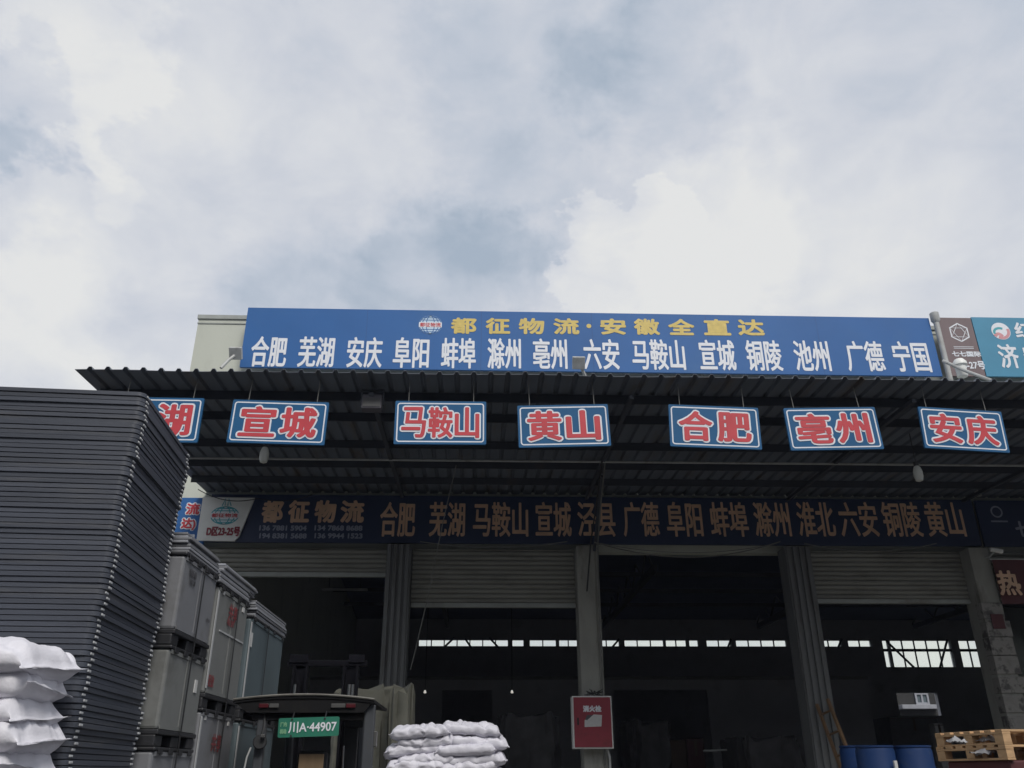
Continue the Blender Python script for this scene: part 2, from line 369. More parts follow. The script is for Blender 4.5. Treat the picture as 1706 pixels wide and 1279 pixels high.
# columns
def ribbed_column(x, w, z1):
    m = MB(); hw = w/2
    P = [(-hw, .40), (-hw, 0)]
    nr = 4
    for k in range(nr):
        a = -hw+w*k/nr; s = w/nr
        P += [(a+s*.12, 0), (a+s*.2, -.035), (a+s*.7, -.035), (a+s*.8, 0)]
    P += [(hw, 0), (hw, .40)]
    vs = [(x+p[0], YF-.1+p[1], DOCK) for p in P]+[(x+p[0], YF-.1+p[1], z1) for p in P]; n = len(P)
    m.add(vs, [(i, (i+1) % n, (i+1) % n+n, i+n) for i in range(n)]); return m
obj('column', ribbed_column(-1.43, .43, ZH), 'column_grey', bld, label='ribbed grey column behind the forklift')
obj('column', ribbed_column(5.77, .46, ZH), 'column_grey', bld, label='ribbed grey column beside the leaning ladder')
b = MB(); b.bbox(1.74, 2.06, YF-.12, YB-.002, DOCK, ZH, .015); b.box(2.06, 2.15, YF+.02, YF+.2, DOCK, ZH); obj('column', b, 'column_plaster', bld, label='plain plastered column carrying the red hydrant box')
b = MB(); b.bbox(8.93, 9.30, YF-.12, YB-.002, DOCK, ZH, .015); cf = obj('column', b, 'column_plaster', bld)
for x in (13.0, 16.8): obj('column', ribbed_column(x, .43, ZH), 'column_grey', bld)
# paper wrapped round the right column, peeling
b = MB()
for k in range(9):
    z0 = 1.55+k*.31
    w = .012+.02*random.random(); x0 = 8.93-w; x1 = 9.30+w+random.uniform(-.03, .06)
    b.bbox(x0, x1, YF-.135-w, YF+.05, z0, z0+.30+random.uniform(-.04, .0), .008)
wr = obj('paper_wrapping', b, 'wrapped', cf)
b = MB(); b.box(9.02, 9.24, YF-.18, YF-.170, 3.85, 4.1); obj('faded_notice', b, 'dark_red', cf)
# roller shutters, half rolled up
def shutter(x0, x1, zb):
    m = MB(); p = .085; z = zb; k = 0
    while z < ZH-.01:
        z1 = min(z+p, ZH)
        pts = [(.0, z), (-.026, z+(z1-z)*.2), (-.034, z+(z1-z)*.5), (-.026, z+(z1-z)*.8), (0, z1-.006), (0.006, z1)]
        vs = []
        for (dy, zz) in pts: vs += [(x0, YF+.2+dy, zz), (x1, YF+.2+dy, zz)]
        m.add(vs, [(2*i, 2*i+1, 2*i+3, 2*i+2) for i in range(len(pts)-1)]); z = z1
    m.box(x0, x1, YF+.206, YF+.22, zb, ZH); return m
for x0, x1, zb in ((-5.18, -1.66, 4.80), (-1.2, 1.73, 4.27), (6.01, 8.92, 4.36), (9.31, 12.77, 4.4)):
    s = obj('roller_shutter', shutter(x0, x1, zb+.06), 'shutter', bld, smooth=True)
    m = MB(); m.bbox(x0, x1, YF+.155, YF+.245, zb-.02, zb+.057, .008); obj('bottom_bar', m, 'trim_grey', s)


# far wall with its strip of windows
YW = 40.0
zt, zb1, zb2 = 7.15, 6.83, 5.92
zl = onY(853, 1082, YW).z
grp = [(697, 847, 7, 0), (853, 873, 1, 0), (882, 927, 2, 0), (931, 963, 2, 0), (967, 1032, 3, 0), (1040, 1106, 3, 0), (1109, 1144, 2, 0), (1148, 1164, 1, 0),
       (1177, 1218, 2, 0), (1226, 1311, 4, 0), (1318, 1352, 2, 0), (1359, 1402, 2, 0), (1413, 1452, 2, 0),
       (1470, 1480, 1, 1), (1483, 1584, 5, 1), (1597, 1631, 2, 1), (1636, 1645, 1, 1), (1652, 1678, 2, 1), (1685, 1730, 3, 1), (1740, 1800, 3, 1)]
wall = MB(); prevx = XL+.2
fw = obj('far_wall', MB().box(XL+.2, XR-.2, YW, YW+.25, DOCK, DOCK+.02), 'inner_wall', bld)
door = (onY(1494, 1160, YW).x, onY(1562, 1160, YW).x, onY(1500, 1192, YW).z, onY(1500, 1154, YW).z)
def clip_below(x0, x1, ztop):
    """wall below the windows, leaving the far doorway open"""
    a, c, z0, z1 = door; seg = MB()
    if x1 <= a or x0 >= c: seg.box(x0, x1, YW, YW+.25, DOCK+.02, ztop); return seg
    if x0 < a: seg.box(x0, a, YW, YW+.25, DOCK+.02, ztop)
    if x1 > c: seg.box(c, x1, YW, YW+.25, DOCK+.02, ztop)
    u, v = max(x0, a), min(x1, c)
    seg.box(u, v, YW, YW+.25, z1, ztop); seg.box(u, v, YW, YW+.25, DOCK+.02, z0); return seg
for (p0, p1, n, tall) in grp:
    x0, x1 = onY(p0, 1071, YW).x, onY(p1, 1071, YW).x
    zb = zb2 if tall else zb1
    if x0 > prevx+.001: wall.box(prevx, x0, YW, YW+.25, zb2, zt)
    if not tall: wall.box(x0, x1, YW, YW+.25, zb2, zb)
    prevx = x1
    fr = MB(); t = .05
    fr.box(x0, x1, YW+.05, YW+.12, zt-t*.6, zt); fr.box(x0, x1, YW+.05, YW+.12, zb, zb+t*.6)
    for k in range(n+1):
        xx = x0+(x1-x0)*k/n; fr.box(max(x0, xx-t/2), min(x1, xx+t/2), YW+.053, YW+.117, zb+t*.6, zt-t*.6)
    if tall: fr.box(x0, x1, YW+.045, YW+.125, zl-.06, zl+.06)
    w = obj('window', fr, 'dark_steel', bld)
    pn = MB(); pn.add([(x0, YW+.085, zb), (x1, YW+.085, zb), (x1, YW+.085, zt), (x0, YW+.085, zt)], [(0, 1, 2, 3)]); obj('pane', pn, 'glass', w)
if prevx < XR-.2: wall.box(prevx, XR-.2, YW, YW+.25, zb2, zt)
wall.join(clip_below(XL+.2, XR-.2, zb2)); wall.box(XL+.2, XR-.2, YW, YW+.25, zt, 8.1)
obj('window_wall', wall, 'inner_wall', bld)
b = MB()
for (pa, pb_, ya, yb) in ((1477, 1523, 1068, 1112), (1566, 1578, 1112, 1066), (740, 757, 1078, 1062), (815, 832, 1062, 1080), (775, 786, 1064, 1080), (1396, 1402, 1080, 1064), (1212, 1218, 1080, 1064), (1020, 1032, 1078, 1064), (1630, 1642, 1064, 1113)):
    b = MB(); b.tube([onY(pa, ya, YW-.5), onY(pb_, yb, YW-.5)], .05, 6); obj('wall_brace', b, 'dark_steel', bld)
# inner partition wall of the hall
YP = 30.0
def pz(y): return onY(853, y, YP).z
def px_(x): return onY(x, 1170, YP).x
b = MB(); zt_ = pz(1132)
xs = [XL+.2, px_(736), px_(820), px_(1023), px_(1180), px_(1452)]
b.box(xs[0], xs[1], YP, YP+.15, DOCK, zt_); b.box(xs[1], xs[2], YP, YP+.15, pz(1150), zt_); b.box(xs[2], xs[3], YP, YP+.15, DOCK, zt_)
b.box(xs[3], xs[4], YP, YP+.15, pz(1149), zt_); b.box(xs[4], xs[5], YP, YP+.15, DOCK, zt_)
obj('partition_wall', b, 'inner_wall', bld)
b = MB(); b.box(XL+.2, xs[5], YP-.03, YP+.19, zt_, zt_+.1); obj('partition_coping', b, 'concrete', bld)
# something beyond the far doorway: the neighbouring house front
nb = thing('neighbouring_house', 'grey house front with white window frame seen through the far doorway', 'house', (20, 47, 0))
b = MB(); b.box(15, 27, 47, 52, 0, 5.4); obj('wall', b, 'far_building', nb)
q0, q1 = onY(1524, 1157, 46.9), onY(1549, 1170, 46.9)
b = MB(); w_ = .1
b.box(q0.x, q1.x, 46.9, 46.97, q0.z, q0.z+w_); b.box(q0.x, q1.x, 46.9, 46.97, q1.z-w_, q1.z)
for xx in (q0.x, (q0.x+q1.x)/2-w_/2, q1.x-w_): b.box(xx, xx+w_, 46.903, 46.967, q1.z, q0.z)
wf = obj('window', b, 'sleeve_light', nb)
b = MB(); b.box(q0.x, q1.x, 46.975, 46.995, q1.z, q0.z); obj('pane', b, 'slate', wf)
b = MB(); a0, a1 = onY(1500, 1174, 46.6), onY(1566, 1181, 46.6); b.bbox(a0.x, a1.x, 46.4, 46.98, a1.z, a0.z, .02); obj('window_ledge', b, 'sleeve_light', nb)

# ------------------------------------------------------------------ canopy
ZC = 6.17
cp = thing('canopy', 'dark corrugated steel canopy jutting out over the loading dock', 'canopy', (0, 12, ZC))
YC0, YC1 = 9.74, YB-.003
SLP = .028
def zc(y): return ZC+(y-YC0)*SLP
x = -5.12; prof = []
while x < XR:
    prof += [(x, 0), (x+.145, .004*random.random()), (x+.165, .04), (x+.20, .04), (x+.22, 0)]; x += .22
b = MB(); vs = []
for (xx, h) in prof:
    wob = .022*noise.noise(Vector((xx*.7, 0, 3)))
    vs += [(xx, YC0+.02*noise.noise(Vector((xx*.9, 5, 1))), ZC+.06+h+wob), (xx, YC1, zc(YC1)+.06+h), (xx, YC1, zc(YC1)+.066+h), (xx, YC0+.02*noise.noise(Vector((xx*.9, 5, 1))), ZC+.066+h+wob)]
n = len(prof)
fs = []
for i in range(n-1):
    a = 4*i; c = a+4
    fs += [(a, a+1, c+1, c), (a+3, c+3, c+2, a+2), (a, c, c+3, a+3)]
b.add(vs, fs); obj('roof_sheet', b, 'roof_sheet', cp)
for y in (10.4, 11.17, 12.35, 13.36, 14.3):
    b = MB(); b.box(-5.06, XR, y-.035, y+.035, zc(y)-.05, zc(y)+.055); b.box(-5.06, XR, y-.035, y-.025, zc(y)-.07, zc(y)-.05); obj('purlin', b, 'dark_steel', cp)
for x in (-1.43, 1.98, 5.77, 9.12, 13.0):
    b = MB(); b.add([(x+sx*.03, y, zc(y)-dz) for y in (10.05, YB-.003) for sx, dz in ((-1, .071), (1, .071), (1, .125), (-1, .125))], [(0, 1, 2, 3), (7, 6, 5, 4), (0, 4, 5, 1), (1, 5, 6, 2), (2, 6, 7, 3), (3, 7, 4, 0)])
    obj('rafter', b, 'dark_steel', cp)
    if abs(x-1.98) < .1:
        b = MB(); b.tube([(x+.1, 13.6, zc(13.6)-.1), (x+.08, YF-.16, ZH-.1)], .03, 8); obj('knee_brace', b, 'dark_steel', cp)
b = MB(); b.tube([(-5.0, 12.75, zc(12.75)-.12), (XR, 12.75, zc(12.75)-.12)], .018, 6); obj('conduit', b, 'galv', cp)

# ------------------------------------------------------------------ signs
def globe(parent, cx, cz, rx, rz, y, base='pale_blue', line='sign_blue', txt='red_vinyl', word='都征物流'):
    b = MB(); b.add([(p[0], y, p[1]) for p in ell(cx, cz, rx, rz)], [tuple(range(28))]); e = obj('emblem', b, base, parent)
    b = MB(); lw = rx*.07
    b.ribbon(ell(cx, cz, rx*.95, rz*.95), lw, y-.001, True)
    for k in (.35, .7): b.ribbon(ell(cx, cz, rx*k, rz*.95), lw, y-.0012, True)
    for k in (-.75, -.5, .5, .75):
        h = math.sqrt(1-k*k)*rx*.95; b.ribbon([(cx-h, cz+k*rz), (cx+h, cz+k*rz)], lw, y-.0014)
    obj('globe_lines', b, line, e)
    b = MB(); b.add([(cx-rx*.98, y-.002, cz-rz*.26), (cx+rx*.98, y-.002, cz-rz*.26), (cx+rx*.98, y-.002, cz+rz*.26), (cx-rx*.98, y-.002, cz+rz*.26)], [(0, 1, 2, 3)]); obj('name_band', b, 'white_vinyl', e)
    b = MB(); text(b, word, cx-rx*.9, cx+rx*.9, cz-rz*.22, cz+rz*.22, y-.003, rx*.012); obj('lettering', b, txt, e)
    return e
YS = 15.0
tsg = thing('roof_sign', 'long blue signboard above the canopy with gold title and white city names', 'sign', (2.3, YS, 9.4))
x0, x1 = -4.74, 9.31; z0, z1 = 8.83, 10.17
b = MB(); b.box(x0, x1, YS, YS+.05, z0, z1); obj('panel', b, 'sign_blue', tsg)
for k in range(1, 6):
    b = MB(); xx = x0+(x1-x0)*k/6+random.uniform(-.1, .1); b.ribbon([(xx, z0+.005), (xx+.004, (z0+z1)/2), (xx, z1-.005)], .010, YS-.0015); obj('panel_seam', b, 'seam_blue', tsg)
b = MB()
for xx in (x0+.4, 0, 4.5, x1-.4): b.box(xx-.03, xx+.03, YS+.05, YB-.003, z0+.1, z0+.16); b.box(xx-.03, xx+.03, YS+.05, YB-.063, z1-.16, z1-.1)
obj('back_frame', b, 'galv', tsg)
b = MB(); yl = YS-.004
TOP = [('合肥', 418, 478), ('芜湖', 497, 557), ('安庆', 578, 637), ('阜阳', 655, 715), ('蚌埠', 735, 793), ('滁州', 812, 868), ('亳州', 888, 945), ('六安', 972, 1032),
       ('马鞍山', 1053, 1141), ('宣城', 1165, 1225), ('铜陵', 1243, 1302), ('池州', 1323, 1382), ('广德', 1410, 1472), ('宁国', 1488, 1548)]
for t, a, c in TOP:
    f = (a-418)/1130; b = MB(); ptext(b, t, a, c, 560+9*f, 611+9*f, yl, .011); obj('city_lettering', b, 'white_vinyl', tsg)
b = MB()
for t, a, c in (('都', 751, 794), ('征', 809, 850), ('物', 864, 907), ('流', 922, 965), ('安', 1000, 1043), ('徽', 1056, 1099), ('全', 1113, 1157), ('直', 1172, 1217), ('达', 1229, 1273)):
    f = (a-751)/522; b = MB(); ptext(b, t, a, c, 529+3*f, 556+3*f, yl, .017); obj('title_lettering', b, 'gold', tsg)
b = MB(); b.add([(p[0], yl, p[1]) for p in ell(onY(981, 543, YS).x, onY(981, 543, YS).z, .05, .05, 16)], [tuple(range(16))])
obj('title_dot', b, 'gold', tsg)
cg = onY(717, 541, YS); globe(tsg, cg.x, cg.z, .235, .215, yl)

# neighbouring boards to the right
bs = thing('brown_sign', 'brown narrow signboard with white hexagon emblem right of the long blue sign', 'sign', (9.9, YS, 9.4))
bx0, bx1 = 9.50, 10.22
b = MB(); b.box(bx0, bx1, YS+.02, YS+.07, 8.85, 10.2); obj('panel', b, 'brown_sign', bs)
b = MB(); c = onY(1599, 553, YS); hexp = [(c.x+.21*math.cos(math.radians(90+60*k)), c.z+.21*math.sin(math.radians(90+60*k))) for k in range(6)]
yb = YS+.016; b.ribbon(hexp, .03, yb, True); ih = [(c.x+.12*math.cos(math.radians(60+60*k)), c.z+.12*math.sin(math.radians(60+60*k))) for k in range(6)]
b.ribbon(ih, .016, yb-.001, True)
b.ribbon([hexp[0], hexp[2], hexp[4]], .014, yb-.002, True); b.ribbon([hexp[1], hexp[3], hexp[5]], .014, yb-.003, True)
obj('emblem', b, 'white_vinyl', bs)
b = MB(); ptext(b, '七七国际', 1586, 1634, 585, 594, yb, .006); obj('lettering', b, 'white_border', bs); b = MB(); ptext(b, '26-27号', 1597, 1641, 601, 615, yb, .006); obj('lettering', b, 'white_border', bs); b = MB()
z_ = c.z-.34; b.box(c.x-.2, c.x+.22, yb-.0005, yb, z_, z_+.012); b.box(c.x-.2, c.x+.22, yb-.0005, yb, z_-.035, z_-.023); obj('small_print_line', b, 'white_border', bs)
te = thing('teal_sign', 'teal signboard with round pink and white logo right of the brown board', 'sign', (12, YS, 9.4))
b = MB(); b.box(10.235, 14.5, YS+.015, YS+.065, 8.85, 10.22); obj('panel', b, 'teal', te)
c = onY(1668, 551, YS); yt = YS+.011
b = MB(); b.add([(p[0], yt, p[1]) for p in ell(c.x, c.z, .2, .2)], [tuple(range(28))]); em = obj('emblem', b, 'white_vinyl', te)
b = MB(); b.ribbon([(c.x-.15+.02*k, c.z-.12+.028*k-.0012*k*k*3) for k in range(9)], .07, yt-.001); b.ribbon([(c.x+.0+.16*math.cos(math.radians(a)), c.z+.16*math.sin(math.radians(a))) for a in range(-120, 40, 20)], .06, yt-.002)
obj('swirl', b, 'pink', em)
b = MB(); b.ribbon([(c.x-.02+.13*math.cos(math.radians(a)), c.z-.03+.1*math.sin(math.radians(a))) for a in range(60, 220, 20)], .05, yt-.003); obj('swirl', b, 'logo_teal', em)
b = MB(); 
for t, a, c_, y0, y1 in (('红', 1690, 1720, 537, 562), ('济', 1664, 1697, 573, 613), ('宁', 1706, 1738, 573, 613)): b = MB(); ptext(b, t, a, c_, y0, y1, yt, .012); obj('lettering', b, 'white_vinyl', te)
# downpipe between the boards
dp = MB(); dp.tube([(9.41, YS-.06, 6.3), (9.41, YS-.06, 10.05)], .055, 12); dp.lathe([(.06, 0), (.09, .05), (.09, .22), (.06, .24)], (9.41, YS-.06, 10.03), 12)
dpo = tag(obj('downpipe', dp, 'galv', smooth=True), 'pale galvanised downpipe between the blue and brown signboards', 'downpipe')

# dark fascia sign under the canopy
YD = 15.0
fs_ = thing('fascia_sign', 'shaded navy signboard under the canopy with orange city names over the dock doors', 'sign', (2.5, YD, 5.8))
fx0, fx1 = -4.9, 9.28
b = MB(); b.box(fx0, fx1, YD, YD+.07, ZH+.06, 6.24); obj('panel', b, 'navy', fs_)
b = MB(); yl = YD-.004
for t, a, c in (('都', 436, 472), ('征', 480, 516), ('物', 524, 560), ('流', 567, 607)): b = MB(); ptext(b, t, a, c, 833, 871, yl, .018); obj('title_lettering', b, 'orange', fs_)
for t, a, c in (('合肥', 633, 692), ('芜湖', 715, 775), ('马鞍山', 788, 880), ('宣城', 892, 952), ('泾县', 962, 1025), ('广德', 1038, 1098), ('阜阳', 1110, 1170), ('蚌埠', 1183, 1246),
                ('滁州', 1256, 1316), ('淮北', 1328, 1390), ('六安', 1398, 1462), ('铜陵', 1470, 1534), ('黄山', 1542, 1605)): b = MB(); ptext(b, t, a, c, 836, 894, yl, .010); obj('city_lettering', b, 'orange', fs_)
b = MB()
for t, a, c, y0, y1 in (('136 7881 5904', 432, 511, 875, 884), ('134 7868 8688', 524, 604, 875, 884), ('194 8381 5688', 432, 511, 888, 897), ('136 9944 1523', 524, 604, 888, 897)): b = MB(); ptext(b, t, a, c, y0, y1, yl, .006); obj('phone_lettering', b, 'phone_grey', fs_)
P = [onY(*p, YD-.05) for p in ((327, 900), (390, 901), (398, 893), (424, 829), (338, 828))]
b = MB(); b.prism([(p.x, p.z) for p in P], YD-.05, YD-.003); wp = obj('address_panel', b, 'white_panel', fs_)
c = onY(376, 858, YD); em = globe(wp, c.x, c.z-.02, .26, .17, YD-.053, 'white_vinyl', 'logo_teal', 'red_vinyl')
b = MB(); ptext(b, 'D区23-25号', 344, 400, 877, 893, YD-.055, .008); obj('lettering', b, 'deep_red', wp)
b = MB(); b.ribbon([(c.x-.07, c.z+.16), (c.x-.02, c.z+.3), (c.x-.02, c.z+.16)], .02, YD-.0545); b.ribbon([(c.x+.03, c.z+.16), (c.x+.03, c.z+.3), (c.x+.09, c.z+.16)], .02, YD-.0545); obj('spire_mark', b, 'logo_teal', wp)
# left neighbour's board
ls = thing('side_sign', 'blue board with red white-edged characters left of the white address panel', 'sign', (-5.2, YD, 5.8))
b = MB(); b.box(-7.4, -4.96, YD+.1, YD+.16, 5.3, 6.2); obj('panel', b, 'sign_blue', ls)
yq = YD+.096
def outlined(parent, items, m1='white_border', m2='red_vinyl'):
    b1 = MB(); b2 = MB()
    for t, a, c, y0, y1 in items: ptext(b1, t, a-1.6, c+1.6, y0-1.6, y1+1.6, yq, .032, n=12); ptext(b2, t, a, c, y0, y1, yq-.006, .009)
    obj('letter_outline', b1, m1, parent); obj('lettering', b2, m2, parent)
outlined(ls, (('流', 310, 333, 838, 857), ('达)', 302, 326, 863, 883)))
b = MB(); ptext(b, '阜阳', 285, 324, 889, 903, yq, .016); obj('place_lettering', b, 'white_vinyl', ls)
# right neighbour's dark board and red banner
rs = thing('dim_sign', 'dim black signboard with faint round emblem beyond the navy sign', 'sign', (11, YD, 5.8))
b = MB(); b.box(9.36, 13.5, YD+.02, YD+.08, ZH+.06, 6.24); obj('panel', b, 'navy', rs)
b = MB(); c = onY(1661, 852, YD); b.ribbon(ell(c.x, c.z, .1, .1, 20), .03, YD+.015, True); b.box(c.x-.15, c.x+.17, YD+.014, YD+.015, c.z-.2, c.z-.17); obj('emblem', b, 'phone_grey', rs)
b = MB(); ptext(b, '七七国际', 1692, 1790, 868, 896, YD+.015, .012); obj('lettering', b, 'phone_grey', rs)
rb = thing('red_banner', 'dull red cloth banner with orange characters right of the wrapped column', 'banner', (10.6, YF-.2, 4.7))
pb0, pb1 = onY(1648, 932, YF-.2), onY(1660, 1006, YF-.2)
b = MB(); nx, nz = 40, 8; vs = []
for j in range(nz+1):
    for i in range(nx+1):
        xx = pb0.x+.05+3.2*i/nx; zz = pb1.z+(pb0.z-pb1.z)*j/nz
        vs.append((xx, YF-.2+.03*noise.noise(Vector((xx*1.5, zz*.6, 2))), zz))
b.add(vs, [(j*(nx+1)+i, j*(nx+1)+i+1, (j+1)*(nx+1)+i+1, (j+1)*(nx+1)+i) for j in range(nz) for i in range(nx)]); obj('cloth', b, 'dark_red', rb, smooth=True)
for t, a, c_ in (('热', 1662, 1700), ('烈', 1716, 1754)): b = MB(); ptext(b, t, a, c_, 950, 992, YF-.235, .015); obj('lettering', b, 'orange', rb)
b = MB(); b.tube([(pb0.x, YF-.2, pb0.z+.01), (pb0.x+3.3, YF-.2, pb0.z+.01)], .012, 6); obj('top_rod', b, 'galv', rb)

# ------------------------------------------------------------------ hanging city boards
HANG = [('芜湖', 'Wuhu', (180, 662), (337, 664), (333, 737), (176, 736)), ('宣城', 'Xuancheng', (390, 666), (548, 671), (541, 742), (377, 737)),
        ('马鞍山', 'Maanshan', (659, 668), (811, 670), (809, 740), (656, 741)), ('黄山', 'Huangshan', (864, 676), (1014, 674), (1016, 743), (862, 746)),
        ('合肥', 'Hefei', (1114, 674), (1263, 680), (1268, 750), (1116, 743)), ('亳州', 'Bozhou', (1307, 681), (1458, 678), (1471, 748), (1314, 751)),
        ('安庆', 'Anqing', (1528, 678), (1668, 686), (1682, 754), (1539, 747))]
ORD = ['partly hidden behind the black sheet stack', 'next to the stack of black sheets', 'with three characters', 'straight above the red hydrant box', 'left of the Bozhou board', 'between the Hefei and Anqing boards', 'at the right end of the row']
for i, (t, nm, a, b_, c_, d_) in enumerate(HANG):
    YH = 9.87
    A, B, C_, D_ = (onY(*p, YH) for p in (a, b_, c_, d_))
    Wd = ((B-A).length+(C_-D_).length)/2; Hh = ((A-D_).length+(B-C_).length)/2
    ctr = (A+B+C_+D_)/4; roll = math.atan2((B.z-A.z)+(C_.z-D_.z), (B.x-A.x)+(C_.x-D_.x))
    h = thing('hanging_sign', 'hanging blue board reading %s in white-edged red, %s' % (nm, ORD[i]), 'sign', ctr, 'hanging city boards under the canopy edge')
    h.rotation_euler = (0, -roll, random.uniform(-.02, .02))
    m = MB(); m.prism(rrect(-Wd/2, Wd/2, -Hh/2, Hh/2, .015), -.015, .015); obj('panel', m, 'hang_blue', h, local=True)
    m = MB(); m.ribbon(rrect(-Wd/2+.035, Wd/2-.035, -Hh/2+.035, Hh/2-.035, .03), .016, -.0165, True); obj('border_line', m, 'white_border', h, local=True)
    n = len(t); mw = .10*Wd if n == 2 else .075*Wd; gap = .045*Wd if n == 2 else .02*Wd
    cw = (Wd-2*mw-(n-1)*gap)/n; o1 = MB(); o2 = MB()
    for k, ch in enumerate(t):
        xa = -Wd/2+mw+k*(cw+gap); zz = Hh*.375
        if n == 3: text(o1, ch, xa-.02, xa+cw+.02, -zz-.01, zz+.01, -.0175, .028, n=12); text(o2, ch, xa, xa+cw, -zz+.01, zz-.01, -.022, .007, bx=.012)
        else: text(o1, ch, xa-.022, xa+cw+.022, -zz-.012, zz+.012, -.0175, .032, n=12); text(o2, ch, xa, xa+cw, -zz+.01, zz-.01, -.022, .010, bx=.018)
    obj('letter_outline', o1, 'white_border', h, local=True); obj('lettering', o2, 'red_vinyl', h, local=True)
    m = MB()
    for sx in (-1, 1):
        zt2 = zc(9.95)+.058-ctr.z; m.tube([(sx*Wd*.36, .02, Hh/2-.06), (sx*Wd*.36, .06, Hh/2+.02), (sx*Wd*.36, .09, zt2)], .006, 5)
    obj('hanger_wire', m, 'cable', h, local=True)

# ------------------------------------------------------------------ lamps, camera, cables
def cage_bulb(px, py, Y, label):
    p = onY(px, py, Y)
    t = thing('hanging_bulb', label, 'lamp', p, 'white bulbs hanging under the canopy')
    m = MB(); m.lathe([(.015, -.10), (.048, -.085), (.064, -.02), (.064, .05), (.05, .10), (.035, .13)], (0, 0, 0), 16); obj('bulb', m, 'bulb', t, local=True, smooth=True)
    m = MB(); m.lathe([(.035, .13), (.035, .19), (.02, .2)], (0, 0, 0), 12); m.tube([(0, 0, .2), (0, 0, ZC-.12-p.z)], .006, 6); obj('cord', m, 'black_cable', t, local=True)
cage_bulb(440, 760, 11.17, 'white bulb on a short cord below the Xuancheng board')
cage_bulb(1530, 791, 11.17, 'white bulb on a short cord below the Anqing board')
p = onZ(620, 672, ZC-.2)
fl = thing('floodlight', 'grey box floodlight under the canopy left of the three character board', 'floodlight', (p.x, p.y, p.z))
T = Matrix.Rotation(math.radians(-12), 4, 'X')
m = MB(); m.bbox(-.13, .13, -.06, .06, -.11, .11, .015, T); obj('housing', m, 'flood_grey', fl, local=True)
m = MB(); m.box(-.11, .11, -.068, -.062, -.09, .04, T); obj('lens', m, 'lamp_clear', fl, local=True)
m = MB(); m.box(-.15, -.135, -.02, .02, -.02, .2); m.box(.135, .15, -.02, .02, -.02, .2); m.box(-.135, .135, -.02, .02, .185, .2); obj('bracket', m, 'dark_steel', fl, local=True)
def arm_lamp(foot, head, label, white=True, dome=True):
    foot = Vector(foot); head = Vector(head)
    t = thing('sign_lamp', label, 'lamp', foot, 'lamps on arms lighting the roof signs')
    m = MB(); d = head-foot; m.tube([(0, 0, 0), d*.5+Vector((0, 0, .02)), d], .03, 8); obj('arm', m, 'galv', t, local=True)
    m = MB()
    if dome: m.lathe([(.02, .2), (.09, .19), (.135, .12), (.15, .02), (.12, .0), (.11, -.2), (.09, -.22)], d+Vector((0, -.06, .0)), 18); obj('lamp_head', m, 'white_panel', t, local=True, smooth=True)
    else:
        R = Matrix.Translation(d) @ Matrix.Rotation(math.radians(35), 4, 'X'); m.bbox(-.12, .12, -.05, .05, -.1, .14, .012, R); obj('lamp_head', m, 'galv', t, local=True)
        m = MB(); m.box(-.10, .10, .052, .058, -.08, .12, R); obj('lens', m, 'lamp_clear', t, local=True)
arm_lamp(onY(368, 613, 14.6), onY(393, 590, 14.75), 'small floodlight on a bent arm at the left end of the blue roof sign', dome=False)
arm_lamp(onY(975, 626, 14.55), onY(964, 606, 14.4), 'small tilted lamp before the lower edge of the blue roof sign', dome=False)
# dome lamp and its long pole
f0 = onY(1652, 634, 13.9); h0 = onY(1571, 601, 14.75)
t = thing('dome_lamp', 'white dome lamp on a long pole before the brown signboard', 'lamp', onY(1600, 612, 14.5))
m = MB(); m.tube([h0, (h0+f0)/2+Vector((0, 0, -.02)), f0], .032, 8); obj('pole', m, 'galv', t)
m = MB(); c = onY(1600, 611, 14.55); m.lathe([(.02, .17), (.085, .155), (.13, .09), (.135, .03), (.10, .0), (.10, -.20), (.085, -.22)], c, 18); obj('lamp_head', m, 'white_panel', t, smooth=True)
# security camera on the wrapped column
p = onY(1660, 917, 14.7)
t = thing('security_camera', 'white bullet camera on the top of the wrapped right column', 'security camera', p)
m = MB(); R = Matrix.Rotation(math.radians(12), 4, 'Y'); m.bbox(-.11, .11, -.035, .035, -.035, .035, .012, R); obj('housing', m, 'white_panel', t, local=True)
m = MB(); m.box(.111, .118, -.028, .028, -.028, .028, R); obj('lens', m, 'black_rubber', t, local=True)
m = MB(); m.tube([(-.05, 0, -.03), (-.09, .1, -.09), (-.12, .17, -.09)], .014, 6); obj('bracket', m, 'galv', t, local=True)
# draped cables
def cable(name, pts, r, m, label): tag(obj(name, MB().tube(pts, r, 6), m, smooth=True), label, 'cable')
def P14(px, py, Y=14.55): return onY(px, py, Y)
cable('draped_cable', sag(P14(700, 902), P14(945, 902), .10), .009, 'cable', 'thin pale cable drooping across the second roller shutter')
cable('draped_cable', sag(P14(990, 903), P14(1300, 902), .27), .011, 'cable', 'pale cable drooping across the open third bay')
cable('draped_cable', sag(P14(1000, 905, 14.5), P14(1290, 906, 14.5), .16), .007, 'cable', 'thinner cable hanging just above the drooping one in the third bay')
cable('draped_cable', sag(P14(1340, 905), P14(1560, 905), .14), .009, 'cable', 'pale cable drooping across the rightmost roller shutter')
cable('draped_cable', sag(P14(330, 815, 14.8), P14(430, 830, 14.8), .12)+sag(P14(430, 830, 14.8), P14(520, 824, 14.8), .08)[1:], .008, 'black_cable', 'dark cable looping over the white address panel')
cable('pull_cord', [P14(760, 775, 12.75), P14(738, 870, 13.2), P14(715, 985, 13.6), P14(694, 1075, 13.9), P14(684, 1115, 14.1)], .008, 'cable', 'slack cord hanging slantwise before the second shutter')
cable('column_cable', [P14(1003, 768, 12.7), P14(995, 830, 13.6), P14(984, 905, 14.7), P14(978, 985, 14.8)], .014, 'black_cable', 'black cable running from the canopy down the plastered column')
